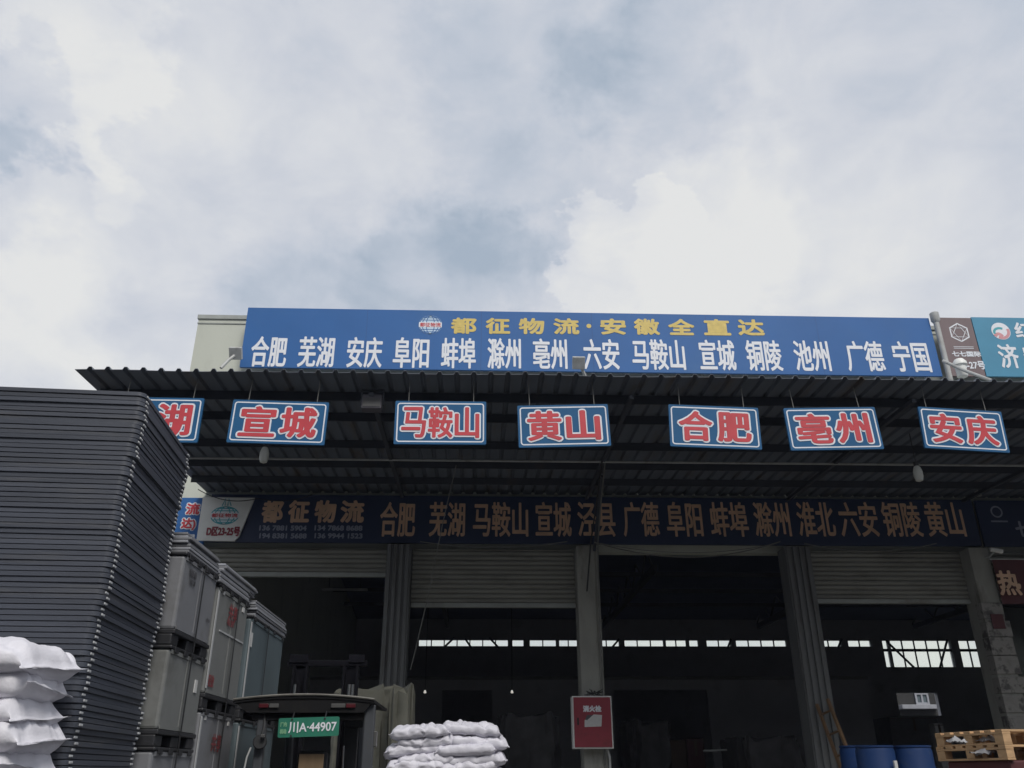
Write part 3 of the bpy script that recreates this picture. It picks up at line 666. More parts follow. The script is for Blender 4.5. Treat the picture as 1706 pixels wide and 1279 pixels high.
cable('column_cable', [P14(1008, 770, 12.75), P14(1000, 850, 13.9), P14(996, 908, 14.72), P14(998, 1010, 14.85), P14(1004, 1150, 14.86), P14(1008, 1275, 14.86)], .012, 'cable', 'grey cable running down the right edge of the plastered column')

# ------------------------------------------------------------------ hydrant box
q = onY(953, 1159, 14.6); q2 = onY(1023, 1247, 14.6)
hb = thing('hydrant_box', 'red fire hydrant box with white edge and torn paper on the plastered column', 'hydrant box', ((q.x+q2.x)/2, 14.7, q2.z))
m = MB(); m.bbox(q.x, q2.x, 14.62, 14.877, q2.z, q.z, .008); obj('box', m, 'white_panel', hb)
m = MB(); m.bbox(q.x+.022, q2.x-.022, 14.600, 14.6185, q2.z+.022, q.z-.022, .004); dr = obj('door', m, 'deep_red', hb)
m = MB(); ptext(m, '消火栓', 971, 1002, 1175, 1186, 14.597, .006); obj('lettering', m, 'white_vinyl', dr)
pp = [onY(*v, 14.596) for v in ((974, 1211), (1002, 1210), (1003, 1191), (989, 1190), (979, 1199), (974, 1199))]
m = MB(); m.add([(v.x, 14.596+.003*(k % 2), v.z) for k, v in enumerate(pp)], [tuple(range(6))]); obj('torn_paper', m, 'paper', dr)
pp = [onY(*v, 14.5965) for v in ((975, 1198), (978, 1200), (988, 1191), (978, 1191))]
m = MB(); m.add([(v.x, 14.5965, v.z) for v in pp], [(0, 1, 2, 3)]); obj('paper_shadow_patch', m, 'print_and_shadow', dr)  # dark patch painted as the shadow at the torn paper's edge
m = MB(); v = onY(963, 1201, 14.59); m.bbox(v.x-.012, v.x+.012, 14.585, 14.5995, v.z-.06, v.z+.05, .004); obj('handle', m, 'black_rubber', dr)
v = onY(990, 1157, 14.7)
m = MB(); random.seed(3)
for k in range(40):
    a = v+Vector((random.uniform(-.1, .1), random.uniform(-.08, .08), random.uniform(-.02, .03))); m.tube([a, a+Vector((random.uniform(-.1, .1), random.uniform(-.06, .06), random.uniform(-.03, .06)))], .006, 4)
tag(obj('cable_tangle', m, 'black_cable'), 'tangle of dark cord lying on top of the red hydrant box', 'cable')
m = MB(); m.tube([onY(1012, 1248, 14.75), onY(1016, 1262, 14.75), onY(1017, 1290, 14.75), onY(1017, 1420, 14.75)], .02, 8)
obj('pipe', m, 'galv', hb)

# ------------------------------------------------------------------ stack of black plastic sheets
BX, BY, ZT = -1.980, 4.6, 3.645
BW, BD, BT = 1.25, 1.13, .0287
def sheet_mesh():
    """slab with rounded corners, a proud upper lip and a recessed lower rim"""
    m = MB(); rings = []; n = 5
    def ring(inset, z, r=.045):
        return [Vector((x, y, z)) for x, y in rrect(-BW+inset, -inset, inset, BD-inset, r, n)]
    H = BT
    for ins, z in ((.016, 0.0), (.012, .0006), (.011, .0040), (.0006, .0045), (.0, .0052), (.0, H-.0012), (.0006, H-.0005), (.006, H-.0003)): rings.append(ring(ins, z))
    k = len(rings[0]); vs = [v for R in rings for v in R]
    fs = [(i*k+j, i*k+(j+1) % k, (i+1)*k+(j+1) % k, (i+1)*k+j) for i in range(len(rings)-1) for j in range(k)]
    fs += [tuple(range(k-1, -1, -1)), tuple((len(rings)-1)*k+j for j in range(k))]
    return m.add(vs, fs)
def clip_mesh(y):
    m = MB(); m.bbox(-.004, .005, y-.022, y+.022, .011, .023, .003); return m
root = thing('plastic_sheet', 'topmost black plastic sheet of the tall stack at the left', 'plastic sheet', (BX, BY, ZT-BT), 'black sheets in the tall stack')
root.rotation_euler.z = math.radians(4.0)
obj('slab', sheet_mesh(), 'black_plastic', root, local=True, smooth=True, sharp=25)
obj('clip', clip_mesh(.065), 'clip', root, local=True); obj('clip', clip_mesh(BD-.065), 'clip', root, local=True)
random.seed(11)
NS = 72
for k in range(1, NS):
    lb = 'black plastic sheet among many alike in the tall left stack, below its topmost sheet'
    dup(root, (random.gauss(0, .0035)-.0005*k+.006*math.sin(k*.23), random.gauss(0, .004)+.006*math.sin(k*.17+1), -BT*k), lb, random.gauss(0, .003))

# ------------------------------------------------------------------ grey sleeve crates
def crate(name, label, X, y0, y1, z0, zt, m, W=1.0, seam=None, papers=(), prints=(), strap=None, whitish_edge=False, group='grey folding crates beside the black stack'):
    """crate standing with base at z0 and lid top at zt; its visible long side faces +X"""
    t = thing(name, label, 'crate', (X-W/2, (y0+y1)/2, z0), group)
    hb_, hl = .10, .022
    b = MB(); n = 3
    for k in range(n):
        yy = y0+(y1-y0-.14)*k/(n-1); b.bbox(X-W, X-.01, yy, yy+.14, z0, z0+hb_-.03, .008)
    b.bbox(X-W-.005, X+.004, y0, y1, z0+hb_-.03, z0+hb_, .006); obj('pallet_base', b, 'crate_black', t)
    zb_, zt_2 = z0+hb_, zt-hl
    b = MB(); b.bbox(X-W+.01, X-.006, y0+.008, y1-.008, zb_, zt_2, .02)
    sl = obj('sleeve', b, m, t)
    b = MB(); yy = y0+.010; b.box(X-.0055, X+.001, yy, yy+.028, zb_+.035, zt_2-.035)
    if whitish_edge: obj('light_edge', b, 'edge_white', sl)
    b = MB(); b.box(X-.0058, X+.0005, y0+.03, y1-.03, zb_+.004, zb_+.03); b.box(X-.0058, X+.0005, y0+.03, y1-.03, zt_2-.03, zt_2-.004)
    ym_ = (y0+y1)/2
    b.box(X-.0058, X-.0005, ym_-.006, ym_+.006, zb_+.03, zt_2-.03); obj('rib', b, m, sl)
    b = MB(); b.bbox(X-W-.004, X+.006, y0-.002, y1+.002, zt_2, zt, .008)
    for k in range(4):
        yy = y0+.06+(y1-y0-.2)*k/3; b.bbox(X+.0055, X+.012, yy, yy+.08, zt_2-.02, zt-.004, .004)
    obj('lid', b, 'crate_black', t)
    if seam is not None:
        b = MB(); zz = zb_+(zt_2-zb_)*seam; b.box(X-.0056, X+.0006, y0+.16, y1-.05, zz-.006, zz+.006); obj('seam', b, 'edge_white', sl)
    for (fy, fz, w, h) in papers:
        b = MB(); yy = y0+(y1-y0)*fy; zz = zb_+(zt_2-zb_)*fz; b.box(X-.0055, X+.0012, yy-w/2, yy+w/2, zz-h/2, zz+h/2); pl = obj('paper_label', b, 'paper', sl)
    for (s, fy, fz, w, h, mm) in prints:
        b = MB(); T2 = Matrix.Translation((X+.0008, y0+(y1-y0)*fy, zb_+(zt_2-zb_)*fz)) @ Matrix.Rotation(math.radians(90), 4, 'Z')
        text(b, s, -w/2, w/2, -h/2, h/2, 0, h*.03, T=T2); obj('printed_mark', b, mm, sl)
    if strap:
        b = MB(); yy = y0+(y1-y0)*strap; b.box(X+.0125, X+.0145, yy-.012, yy+.012, z0, zt); obj('strap', b, 'black_rubber', t)
    return t
XA = -2.0
za = 2.95
pitch = .613
rowA = ['topmost grey crate just behind the black stack', 'second grey crate from top behind black stack, white paper on side', 'third grey crate down behind black stack', 'grey crate second from ground behind black stack', 'lowest grey crate behind black stack']
for k in range(4):
    zt2 = za+.03-pitch*k; z0 = zt2-pitch+.001
    if k == 3: z0 = .0; zt2 = za+.03-pitch*3
    crate('sleeve_crate', rowA[k], XA-.004*k, 5.78, 6.575, z0, zt2, ('grey_plastic', 'green_grey', 'grey_plastic', 'grey_plastic')[k],
          papers=([(.80, .63, .055, .085)] if k == 1 else [(.72, .5, .05, .05)] if k == 2 else []),
          prints=([('围板箱', .26, .82, .15, .05, 'print_and_shadow'), ('共享 租', .27, .70, .12, .035, 'print_and_shadow'), ('小心', .85, .33, .08, .03, 'print_and_shadow')] if k == 0 else []), strap=.52)
rowB = ['tall grey-green crate with red print, second row from the black stack', 'lower grey crate with red print below the tall grey-green one', 'bottom grey crate under the red printed ones']
zz = [2.935, 2.035, 1.2]; zb_l = [2.036, 1.201, 0]
for k in range(3):
    crate('sleeve_crate', rowB[k], -1.992, 6.60, 7.53, zb_l[k], zz[k], ('green_grey', 'grey_plastic', 'grey_plastic')[k], seam=(.60, .35, None)[k],
          prints=([('共享', .50, .83, .26, .13, 'faint_red'), ('租赁', .45, .72, .2, .05, 'faint_red'), ('轻放', .12, .12, .15, .09, 'faint_red')] if k == 0 else [('共享', .5, .72, .26, .13, 'faint_red')] if k == 1 else []),
          papers=([(.15, .97, .05, .04), (.82, .93, .06, .04)] if k == 0 else [(.12, .95, .04, .04), (.8, .93, .04, .03)] if k == 1 else []), strap=.6, whitish_edge=True)
rowC = ['slate blue crate nearest the dock in the crate row', 'slate crate under the top one nearest the dock', 'bottom crate nearest the dock']
zz = [2.87, 2.02, 1.2]; zb_l = [2.021, 1.201, 0]
for k in range(3):
    crate('sleeve_crate', rowC[k], -1.99, 7.66, 9.02, zb_l[k], zz[k], 'slate', papers=([(.05, .75, .06, .12)] if k == 0 else []), strap=.45, whitish_edge=True)
# folded grey sleeves lying on top, several bundles
random.seed(5)
bi = 0
def bundle(X, y0, y1, zb_, n, label, W=1.0, th=.022):
    t = thing('folded_sleeve_bundle', label, 'folded sleeves', (X-W/2, (y0+y1)/2, zb_), 'bundles of folded grey sleeves on the crates')
    for k in range(n):
        m = MB(); j = random.uniform(-.012, .012); e = random.uniform(-.02, .02)
        m.bbox(X-W+j, X+j, y0+e, y1+e, zb_+k*th+.001, zb_+(k+1)*th-.003, .004); obj('folded_sleeve', m, 'sleeve_light' if k % 2 else 'grey_plastic', t)
bundle(-2.0, 5.80, 6.52, za+.031, 5, 'thick bundle of folded grey sleeves on the crates just behind the black stack')
bundle(-1.99, 6.58, 7.50, 2.936, 5, 'bundle of folded grey sleeves on the tall grey-green crate')
bundle(-2.07, 5.95, 6.75, za+.031+.112, 3, 'upper grey bundle bridging the first two crate stacks', W=.9)
bundle(-2.03, 6.80, 7.85, 2.936+.112, 4, 'upper folded grey bundle over the tall grey-green crate')
bundle(-2.0, 7.80, 9.10, 2.871, 7, 'folded dark sleeves on the slate crate nearest the dock', W=.95)

# ------------------------------------------------------------------ white woven sacks
def sack(seed, L, W_, T, crease=1.0):
    """filled woven sack: slack creased skin, flat sewn ends with drooping ears"""
    rs = random.Random(seed); nu, nv = 96, 64; vs = []
    ph = rs.uniform(0, 50); skew = rs.uniform(-.15, .15)
    fold = [(rs.uniform(-.8, .8), rs.uniform(-1, 1), rs.uniform(-.9, .9), rs.uniform(.008, .018)*crease) for _ in range(11)]; tw = rs.choice((-1, 1))*rs.uniform(.012, .025)
    def nn(x, y, z): return noise.noise(Vector((x, y, z)))
    for i in range(nu+1):
        u = -1+2*i/nu; au = abs(u); sgn = 1 if u >= 0 else -1
        body = max(0.0, 1-(au/.95)**9)**.55 if au < .95 else 0
        w = W_/2*(1-.13*math.exp(-((au-.92)/.07)**2)+.06*(au > .965))*(1+.05*nn(u*2, ph, 0))
        for j in range(nv):
            a = 2*math.pi*j/nv; ca, sa = math.cos(a), math.sin(a)
            y = w*math.copysign(abs(ca)**.62, ca); yn = y/W_*2
            fill = 1+.18*nn(u*1.6+ph, yn*1.2, 2)
            th = T/2*body*fill+.003
            z = th*math.copysign(abs(sa)**.72, sa)
            edge = math.exp(-((au-.82)/.17)**2)
            wr = .019*edge*math.sin(yn*15+5*nn(yn*2, ph, sgn))*(.45+.75*nn(yn*2.2, ph+3, u))
            for (fu, fv, fa, amp) in fold:          # sharp slanting creases
                dd = (u-fu)*math.sin(fa)+(yn-fv)*math.cos(fa)*.6+.12*nn(u*3, yn*3, fu*9)
                wr -= amp*math.exp(-abs(dd)/.032)*body
                wr += amp*.7*math.exp(-((dd-.16)/.10)**2)*body
            wr += .008*(1-2*abs(nn(u*3.2+ph, yn*2.6-u, 7+sa)))*body+.005*(1-2*abs(nn(u*8+ph, yn*6+u*4, 3+sa)))
            droop = -.03*max(0, au-.86)/.14*(.55+.6*nn(sgn*3, ph+yn*.8, 1))+tw*yn*sgn*max(0, au-.88)/.12
            x = u*L/2+.022*nn(yn*2.5, ph, sgn*5)*au+skew*y*.15
            vs.append((x, y+.016*nn(u*4, a, ph), z+(wr if sa > -.25 else wr*.35)*(.35+.65*min(1, abs(sa)+body*.4))+droop))
    fs = [(i*nv+j, (i+1)*nv+j, (i+1)*nv+(j+1) % nv, i*nv+(j+1) % nv) for i in range(nu) for j in range(nv)]
    fs += [tuple(range(nv)), tuple(nu*nv+j for j in range(nv-1, -1, -1))]
    m = MB(); m.add(vs, [f[::-1] for f in fs]); return m
def sack_obj(me, loc, rz, label, group, tilt=0, roll=0):
    o = link(bpy.data.objects.new('woven_sack', me)); o.location = loc; o.rotation_euler = (roll, tilt, rz); return tag(o, label, 'sack', group)
def sack_data(seed, L, W_, T, m, crease=1.0):
    o = obj('woven_sack', sack(seed, L, W_, T, crease), m, smooth=False); me = o.data
    me.polygons.foreach_set('use_smooth', [True]*len(me.polygons)); bpy.data.objects.remove(o); return me
ordn = ['topmost', 'second', 'third', 'fourth', 'fifth', 'sixth', 'seventh', 'eighth']
tips = [(134, 1097), (119, 1133), (108, 1158), (119, 1184), (101, 1219), (87, 1257), (92, 1290), (90, 1325)]
random.seed(21); LS = .86; zc = None
for k, (tx, ty) in enumerate(tips):
    tip = onY(tx, ty, 4.22); me = sack_data(100+k, LS, .54, .160, 'sack', .8)
    zcen = 2.075-.112*k
    sack_obj(me, (tip.x-LS/2-.085, 4.22, zcen), random.uniform(-.07, .07)+(.05 if k % 2 else -.04), '%s white woven sack from the top of the pile before the black stack' % ordn[k], 'white sacks piled before the black stack', random.uniform(-.03, .05), random.uniform(-.03, .03))
sp = thing('sack_pallet', 'timber pallets under the white sacks before the black stack', 'pallet', (-2.3, 4.22, 0))
m = MB()
for k in range(8): m.box(-2.85, -1.95, 3.97, 4.12, k*.15, k*.15+.12); m.box(-2.85, -1.95, 4.3, 4.45, k*.15, k*.15+.12); m.box(-2.85, -1.95, 3.95, 4.47, k*.15+.121, k*.15+.149)
obj('boards', m, 'old_wood', sp)
# central pile: two sacks per course
bp0, bp1 = onY(657, 1220, 10.2), onY(836, 1220, 10.2)
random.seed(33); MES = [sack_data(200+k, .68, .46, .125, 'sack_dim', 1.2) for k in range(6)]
zt3 = onY(760, 1212, 10.2).z-.072
for k in range(8):
    mv = (.0, .07, -.06, .05, -.04, .06, 0, .03)[k]
    for sd_, xx in ((0, bp0.x+.31), (1, bp1.x-.34)):
        lift = (.035 if (k == 0 and sd_ == 1) else 0); L_ = ('left', 'right')[sd_]
        sack_obj(MES[random.randrange(6)], (xx+mv+random.uniform(-.02, .02), 10.2+random.uniform(-.05, .05)+.012*sd_, zt3-.088*k+lift+random.uniform(-.012, .012)), math.pi*(sd_+1)+random.uniform(-.08, .08),
                 '%s sack from the top, %s half of the central white pile on the dock' % (ordn[k], L_), 'white sacks in the central pile on the dock', random.uniform(-.07, .07), random.uniform(-.08, .08))
m = MB(); zb4 = zt3-.088*7-.055
for k in range(7): m.box(bp0.x+.1, bp1.x-.08, 9.98+k*.065, 10.025+k*.065, zb4-.022, zb4)
for xx in (bp0.x+.12, (bp0.x+bp1.x)/2-.05, bp1.x-.2): m.box(xx, xx+.1, 9.98, 10.415, DOCK, zb4-.023)
tag(obj('low_pallet', m, 'old_wood'), 'timber pallet under the central pile of white sacks', 'pallet')

# ------------------------------------------------------------------ forklift, seen from behind
YK = 6.9
fk = thing('forklift', 'dark forklift seen from behind with green plate under its roof guard', 'forklift', (-1.3, 7.2, 0))
fxc = -1.30
P0, P1 = onY(389, 1166, YK), onY(624, 1166, YK)
gx0, gx1, gz = P0.x, P1.x, P0.z
# roof: bowed plate with rear skirt
m = MB(); nx = 16; vs = []
def bow(f): return .035*(1-(2*f-1)**2)
for y in (YK, YK+1.0):
    for i in range(nx+1):
        f = i/nx; vs.append((gx0+(gx1-gx0)*f, y, gz+bow(f)))
for y in (YK, YK+1.0):
    for i in range(nx+1):
        f = i/nx; vs.append((gx0+(gx1-gx0)*f, y, gz-.022+bow(f)))
N_ = nx+1; fs = []
for i in range(nx): fs += [(i, i+1, N_+i+1, N_+i), (2*N_+i, 3*N_+i, 3*N_+i+1, 2*N_+i+1), (i, 2*N_+i, 2*N_+i+1, i+1), (N_+i, N_+i+1, 3*N_+i+1, 3*N_+i)]
fs += [(0, N_, 3*N_, 2*N_), (nx, 2*N_+nx, 3*N_+nx, N_+nx)]
m.add(vs, fs); rf = obj('roof_guard', m, 'forklift_paint', fk)
m = MB(); m.tube([(gx0+(gx1-gx0)*i/nx, YK-.004, gz+.004+bow(i/nx)) for i in range(nx+1)], .009, 6); obj('rim', m, 'rim_pale', rf)
s0, s1 = onY(412, 1187, YK+.02), onY(606, 1187, YK+.02)
m = MB(); m.prism([(s0.x, s0.z), (s1.x, s1.z), (gx1-.03, gz-.03), (gx1-.1, gz-.015+bow(.9)), (gx0+.1, gz-.015+bow(.1)), (gx0+.03, gz-.03)], YK+.01, YK+.05); sk = obj('rear_skirt', m, 'forklift_paint', rf)
for pa, pb_, mm, nm in ((432, 447, 'lamp_red', 'tail_light'), (449, 464, 'lamp_clear', 'reverse_light'), (552, 575, 'lamp_clear', 'reverse_light'), (577, 592, 'lamp_red', 'tail_light')):
    u, v = onY(pa, 1172, YK), onY(pb_, 1179, YK); m = MB(); m.bbox(u.x, v.x, YK-.008, YK+.009, v.z, u.z, .004); obj(nm, m, mm, fk)
# crossbar and four posts
c0, c1 = onY(420, 1187, YK+.06), onY(606, 1200, YK+.06)
m = MB(); m.bbox(c0.x, c1.x, YK+.052, YK+.12, c1.z, c0.z, .008); obj('rear_crossbar', m, 'forklift_paint', fk)
for pa, pb_ in ((425, 440), (604, 622)):
    u, v = onY(pa, 1230, YK+.05), onY(pb_, 1230, YK+.05)
    m = MB(); m.bbox(u.x, v.x, YK+.053, YK+.12, .95, gz-.03, .01); obj('post', m, 'forklift_post', fk)
for xx in (gx0+.22, gx1-.24):
    m = MB(); m.tube([(xx, YK+1.1, gz-.03), (xx, YK+1.35, 1.0)], .035, 8); obj('post', m, 'forklift_post', fk)
# number plate, tilted
a_, b_ = onY(464, 1209, YK-.05), onY(565, 1209, YK-.05); wv_, hv = (b_.x-a_.x), .135
T = Matrix.Translation(((a_.x+b_.x)/2, YK-.05, onY(514, 1211, YK-.05).z)) @ Matrix.Rotation(math.radians(-1.6), 4, 'Y')
m = MB(); m.prism(rrect(-wv_/2, wv_/2, -hv/2, hv/2, .012), -.004, .004); m.xf(T); pl = obj('number_plate', m, 'plate_green', fk)
m = MB(); text(m, '川A·44907', -wv_*.33, wv_*.46, -hv*.29, hv*.29, -.006, .0015, T=T); obj('lettering', m, 'white_vinyl', pl)
m = MB(); text(m, '厂内', -wv_*.47, -wv_*.36, .006, hv*.30, -.006, .002, T=T); text(m, '机动', -wv_*.47, -wv_*.36, -hv*.32, -.008, -.006, .002, T=T); obj('small_lettering', m, 'plate_pale', pl)
m = MB()
for fx_, fz_ in ((-.28, .42), (.26, .42), (-.28, -.42)): m.lathe([(.007, 0), (.007, .006)], T @ Vector((wv_*fx_, -.005, hv*fz_)), 8, 'Y')
m.tube([T @ Vector((-wv_*.28, 0, hv*.4)), T @ Vector((-wv_*.28, .1, hv*.4+.09))], .005, 5); m.tube([T @ Vector((wv_*.26, 0, hv*.4)), T @ Vector((wv_*.26, .1, hv*.4+.09))], .005, 5)
obj('plate_screw', m, 'black_rubber', pl)
# mirror, hoses, levers
v = onY(433, 1236, YK); m = MB(); R = Matrix.Rotation(math.radians(10), 4, 'Z'); m.lathe([(.02, -.03), (.045, -.02), (.052, .0), (.045, .012)], v, 18, 'Y', R); m.tube([v, v+Vector((.01, .03, .1)), v+Vector((.0, .06, .2))], .008, 6); obj('mirror', m, 'black_rubber', fk, smooth=True)
m = MB(); v = onY(438, 1226, YK-.02); m.bbox(v.x-.012, v.x+.018, v.y-.03, v.y, v.z-.012, v.z+.012, .005); obj('indicator', m, 'lamp_clear', fk)
m = MB(); m.tube([onY(418, 1245, YK), onY(411, 1262, YK), onY(405, 1290, YK)], .007, 6); obj('grab_wire', m, 'galv', fk)
v = onY(623, 1232, YK+.1); m = MB(); m.bbox(v.x-.01, v.x+.02, v.y-.02, v.y+.05, v.z-.05, v.z+.06, .006); obj('work_lamp', m, 'lamp_clear', fk)
v0, v1 = onY(574, 1200, YK+.5), onY(605, 1212, YK+.5); m = MB(); m.bbox(v0.x, v1.x, YK+.5, YK+.56, v1.z, v0.z, .008); m.bbox(v0.x+.0, v1.x-.04, YK+.51, YK+.55, 1.2, v1.z, .006); obj('control_box', m, 'black_rubber', fk)
m = MB(); m.tube([onY(573, 1242, YK+.4), onY(571, 1279, YK+.4), onY(570, 1300, YK+.4)], .008, 6); obj('lever', m, 'chrome', fk)
# mast beyond the roof
u, v = onY(480, 1100, 8.5), onY(611, 1110, 8.5)
m = MB(); m.bbox(u.x, v.x, 8.47, 8.55, v.z, u.z, .008); m.bbox(u.x+.02, u.x+.2, 8.455, 8.468, v.z+.03, u.z+.05, .004); m.bbox(v.x-.17, v.x-.02, 8.455, 8.468, v.z+.03, u.z+.05, .004); obj('mast_crossbar', m, 'mast_dark', fk)
for xx in (u.x+.07, v.x-.21):
    m = MB(); m.box(xx, xx+.14, 8.5, 8.52, .1, v.z-.001); m.box(xx, xx+.02, 8.40, 8.4995, .1, v.z-.001); m.box(xx+.12, xx+.14, 8.40, 8.4995, .1, v.z-.001); obj('mast_rail', m, 'mast_dark', fk)
for pxx in (492, 582, 588):
    w0 = onY(pxx, 1140, 8.38); m = MB(); m.tube([w0, (w0.x, w0.y, .5)], .016, 8); obj('hydraulic_rod', m, 'chrome', fk)
# body below the frame: counterweight, wheels, seat, cardboard back
m = MB(); m.bbox(fxc-.5, fxc+.5, YK-.25, YK+.15, .25, 1.0, .08); m.bbox(fxc-.48, fxc+.48, YK+.12, YK+1.4, .3, .9, .05); obj('counterweight', m, 'forklift_paint', fk)
for sx in (-1, 1):
    for yy, r in ((YK+.05, .24), (YK+1.3, .3)):
        m = MB(); m.lathe([(r*.5, -.08), (r*.95, -.08), (r, -.05), (r, .05), (r*.95, .08), (r*.5, .08)], (0, 0, 0), 24); m.xf(Matrix.Translation((fxc+sx*.45, yy, r)) @ Matrix.Rotation(math.radians(90), 4, 'Y'))
        obj('wheel', m, 'black_rubber', fk, smooth=True)
u, v = onY(499, 1256, YK+.35), onY(540, 1256, YK+.35)
m = MB(); m.bbox(u.x, v.x, YK+.34, YK+.36, 1.1, u.z, .004); obj('cardboard_back', m, 'cardboard', fk)
u, v = onY(497, 1251, YK+.42), onY(546, 1251, YK+.42); m = MB(); m.bbox(u.x, v.x, YK+.37, YK+.5, .95, u.z, .03); obj('seat_back', m, 'black_rubber', fk)

# wrapped bundle in tarpaulin behind the forklift
def tarp_heap(name, label, px0, px1, ptop, Y, dep, seed, m_='tarp', zb_=DOCK):
    a, c = onY(px0, ptop, Y), onY(px1, ptop, Y); cx_ = (a.x+c.x)/2; hw = (c.x-a.x)/2
    m = MB(); nz, na = 26, 48; vs = []
    for j in range(nz+1):
        f = j/nz; z = zb_+(a.z-zb_)*f
        for i in range(na):
            an = 2*math.pi*i/na; ca, sa = math.cos(an), math.sin(an)
            x = hw*math.copysign(abs(ca)**.4, ca); y = dep*math.copysign(abs(sa)**.4, sa)
            k = 1+.16*noise.noise(Vector((ca*4+seed, sa*4, z*.9)))+.10*math.sin(an*9+4*noise.noise(Vector((ca*2, sa*2+z, seed))))*(1-.4*f)+.06*(1-2*abs(noise.noise(Vector((ca*6+z, sa*6, z*2+seed)))))
            vs.append((cx_+x*k, Y+y*k, z+.16*noise.noise(Vector((ca*3.5, sa*3.5, seed)))*f*f))
    fs = [(j*na+i, j*na+(i+1) % na, (j+1)*na+(i+1) % na, (j+1)*na+i) for j in range(nz) for i in range(na)]+[tuple(range(na-1, -1, -1))]
    m.add(vs, fs)
    t0 = nz*na; cidx = len(m.v); m.v.append((cx_, Y, a.z+.02)); m.f += [(t0+i, t0+(i+1) % na, cidx) for i in range(na)]
    return tag(obj(name, m, m_, smooth=True), label, 'tarpaulin')
tarp_heap('tarpaulin_bundle', 'tall beige tarpaulin bundle beside the ribbed column, left of the central sacks', 655, 690, 1149, 10.9, .22, 3)
tarp_heap('tarpaulin_bundle', 'broader olive tarpaulin heap half hidden behind the forklift roof', 566, 654, 1152, 11.4, .3, 9)

# ------------------------------------------------------------------ ladder leaning by the right column
a_, c_ = onY(1379, 1165, 14.55), onY(1426, 1285, 13.9)
ld = thing('ladder', 'brown wooden ladder leaning beside the ribbed right column', 'ladder', c_)
d = (c_-a_).normalized(); c2 = c_+d*((c_.z-DOCK)/(-d.z)); side = Vector((.03, .42, 0))
for off in (Vector((0, 0, 0)), Vector((-.07, .32, -.06))):
    m = MB(); m.tube([a_+off, c2+off], .034, 6); obj('rail', m, 'old_wood', ld)
for k in range(5):
    p = a_.lerp(c2, .1+.19*k); m = MB(); m.tube([p, p+Vector((-.07, .32, -.06))], .018, 6); obj('rung', m, 'old_wood', ld)
# ------------------------------------------------------------------ blue drums
def drum(px, label, Y=11.6):
    p = onY(px, 1244, Y); h = p.z-DOCK; r = .238
    t = thing('plastic_drum', label, 'drum', (p.x, Y, DOCK), 'blue drums on the dock')
    m = MB(); m.lathe([(r*.9, 0), (r, .03), (r, h*.30), (r*1.04, h*.32), (r*1.04, h*.36), (r, h*.38), (r, h*.66), (r*1.04, h*.68), (r*1.04, h*.72), (r, h*.74), (r, h-.05), (r*.93, h-.012)], (0, 0, 0), 28); obj('barrel', m, 'drum_blue', t, local=True, smooth=True)
    m = MB(); m.lathe([(r*.93, h-.0115), (r*.985, h-.008), (r*.985, h+.012), (r*.9, h+.015)], (0, 0, 0), 28); obj('lid', m, 'drum_blue', t, local=True, smooth=True)
drum(1456, 'blue drum nearest the ladder among the dock drums'); drum(1518, 'blue drum right beside the timber pallets'); drum(1428, 'blue drum set back behind the ladder foot', 12.3)
p = onY(1492, 1270, 11.3); m = MB(); m.bbox(p.x-.02, p.x+.02, 11.29, 11.33, DOCK, onY(1492, 1267, 11.3).z, .004); tag(obj('white_strip', m, 'paper'), 'pale upright strip standing between the blue drums', 'strip')

# ------------------------------------------------------------------ timber pallets on the right
PZ = 1.985; c0 = onZ(1668, 1214.5, PZ)
def pallet(zt_, label, jitter=0.0):
    t = thing('timber_pallet', label, 'pallet', (c0.x, c0.y, zt_-.145), 'timber pallets stacked at the dock edge')
    t.rotation_euler.z = math.radians(10+jitter)
    Wx, Wy = 1.2, 1.05
    for k in range(7):
        yy = (Wy-.1)*k/6; m = MB(); m.bbox(0, Wx, yy, yy+.1, .123, .145, .003); obj('deck_board', m, 'wood', t, local=True)
    for xx in (0, (Wx-.1)/2, Wx-.1):
        m = MB(); m.bbox(xx, xx+.1, 0, Wy, .1, .1228, .003); obj('stringer_board', m, 'wood', t, local=True)
        m = MB(); m.bbox(xx, xx+.1, 0, Wy, 0, .02, .003); obj('bottom_board', m, 'wood', t, local=True)
        for yy in (0, (Wy-.13)/2, Wy-.13):
            m = MB(); m.bbox(xx+.002, xx+.098, yy+.001, yy+.129, .0203, .0997, .004); obj('block', m, 'wood', t, local=True)
    return t
pallet(PZ, 'topmost timber pallet on the dock beside the blue drums')
pallet(PZ-.146, 'second timber pallet from top, with scraps of white film in its gap', 1.2)
p3 = PZ-.292
m = MB(); m.bbox(.05, .78, .04, 1.0, DOCK-c0.z*0, p3-.001, .02)
bx = obj('maroon_carton', m, 'dark_red'); bx.location = (c0.x, c0.y, 0); bx.rotation_euler.z = math.radians(10); tag(bx, 'dark maroon carton under the timber pallets', 'carton')
m = MB(); m.bbox(.80, 1.18, .04, 1.0, DOCK, p3-.001, .02); bx = obj('brown_carton', m, 'cardboard'); bx.location = (c0.x, c0.y, 0); bx.rotation_euler.z = math.radians(10); tag(bx, 'brown cardboard carton beside the maroon one under the pallets', 'carton')
random.seed(8)
def scrap(px, py, w, label):
    p = onY(px, py, c0.y+.35); m = MB(); nx = 10; vs = []
    for j in range(nx+1):
        for i in range(nx+1): u, v = i/nx-.5, j/nx-.5; vs.append((p.x+u*w, p.y+v*w, p.z+.05*noise.noise(Vector((u*4+px, v*4, 1)))+.04*(1-4*u*u)*(1-4*v*v)))
    m.add(vs, [(j*(nx+1)+i, j*(nx+1)+i+1, (j+1)*(nx+1)+i+1, (j+1)*(nx+1)+i) for j in range(nx) for i in range(nx)]); tag(obj('film_scrap', m, 'film', smooth=True), label, 'plastic film')
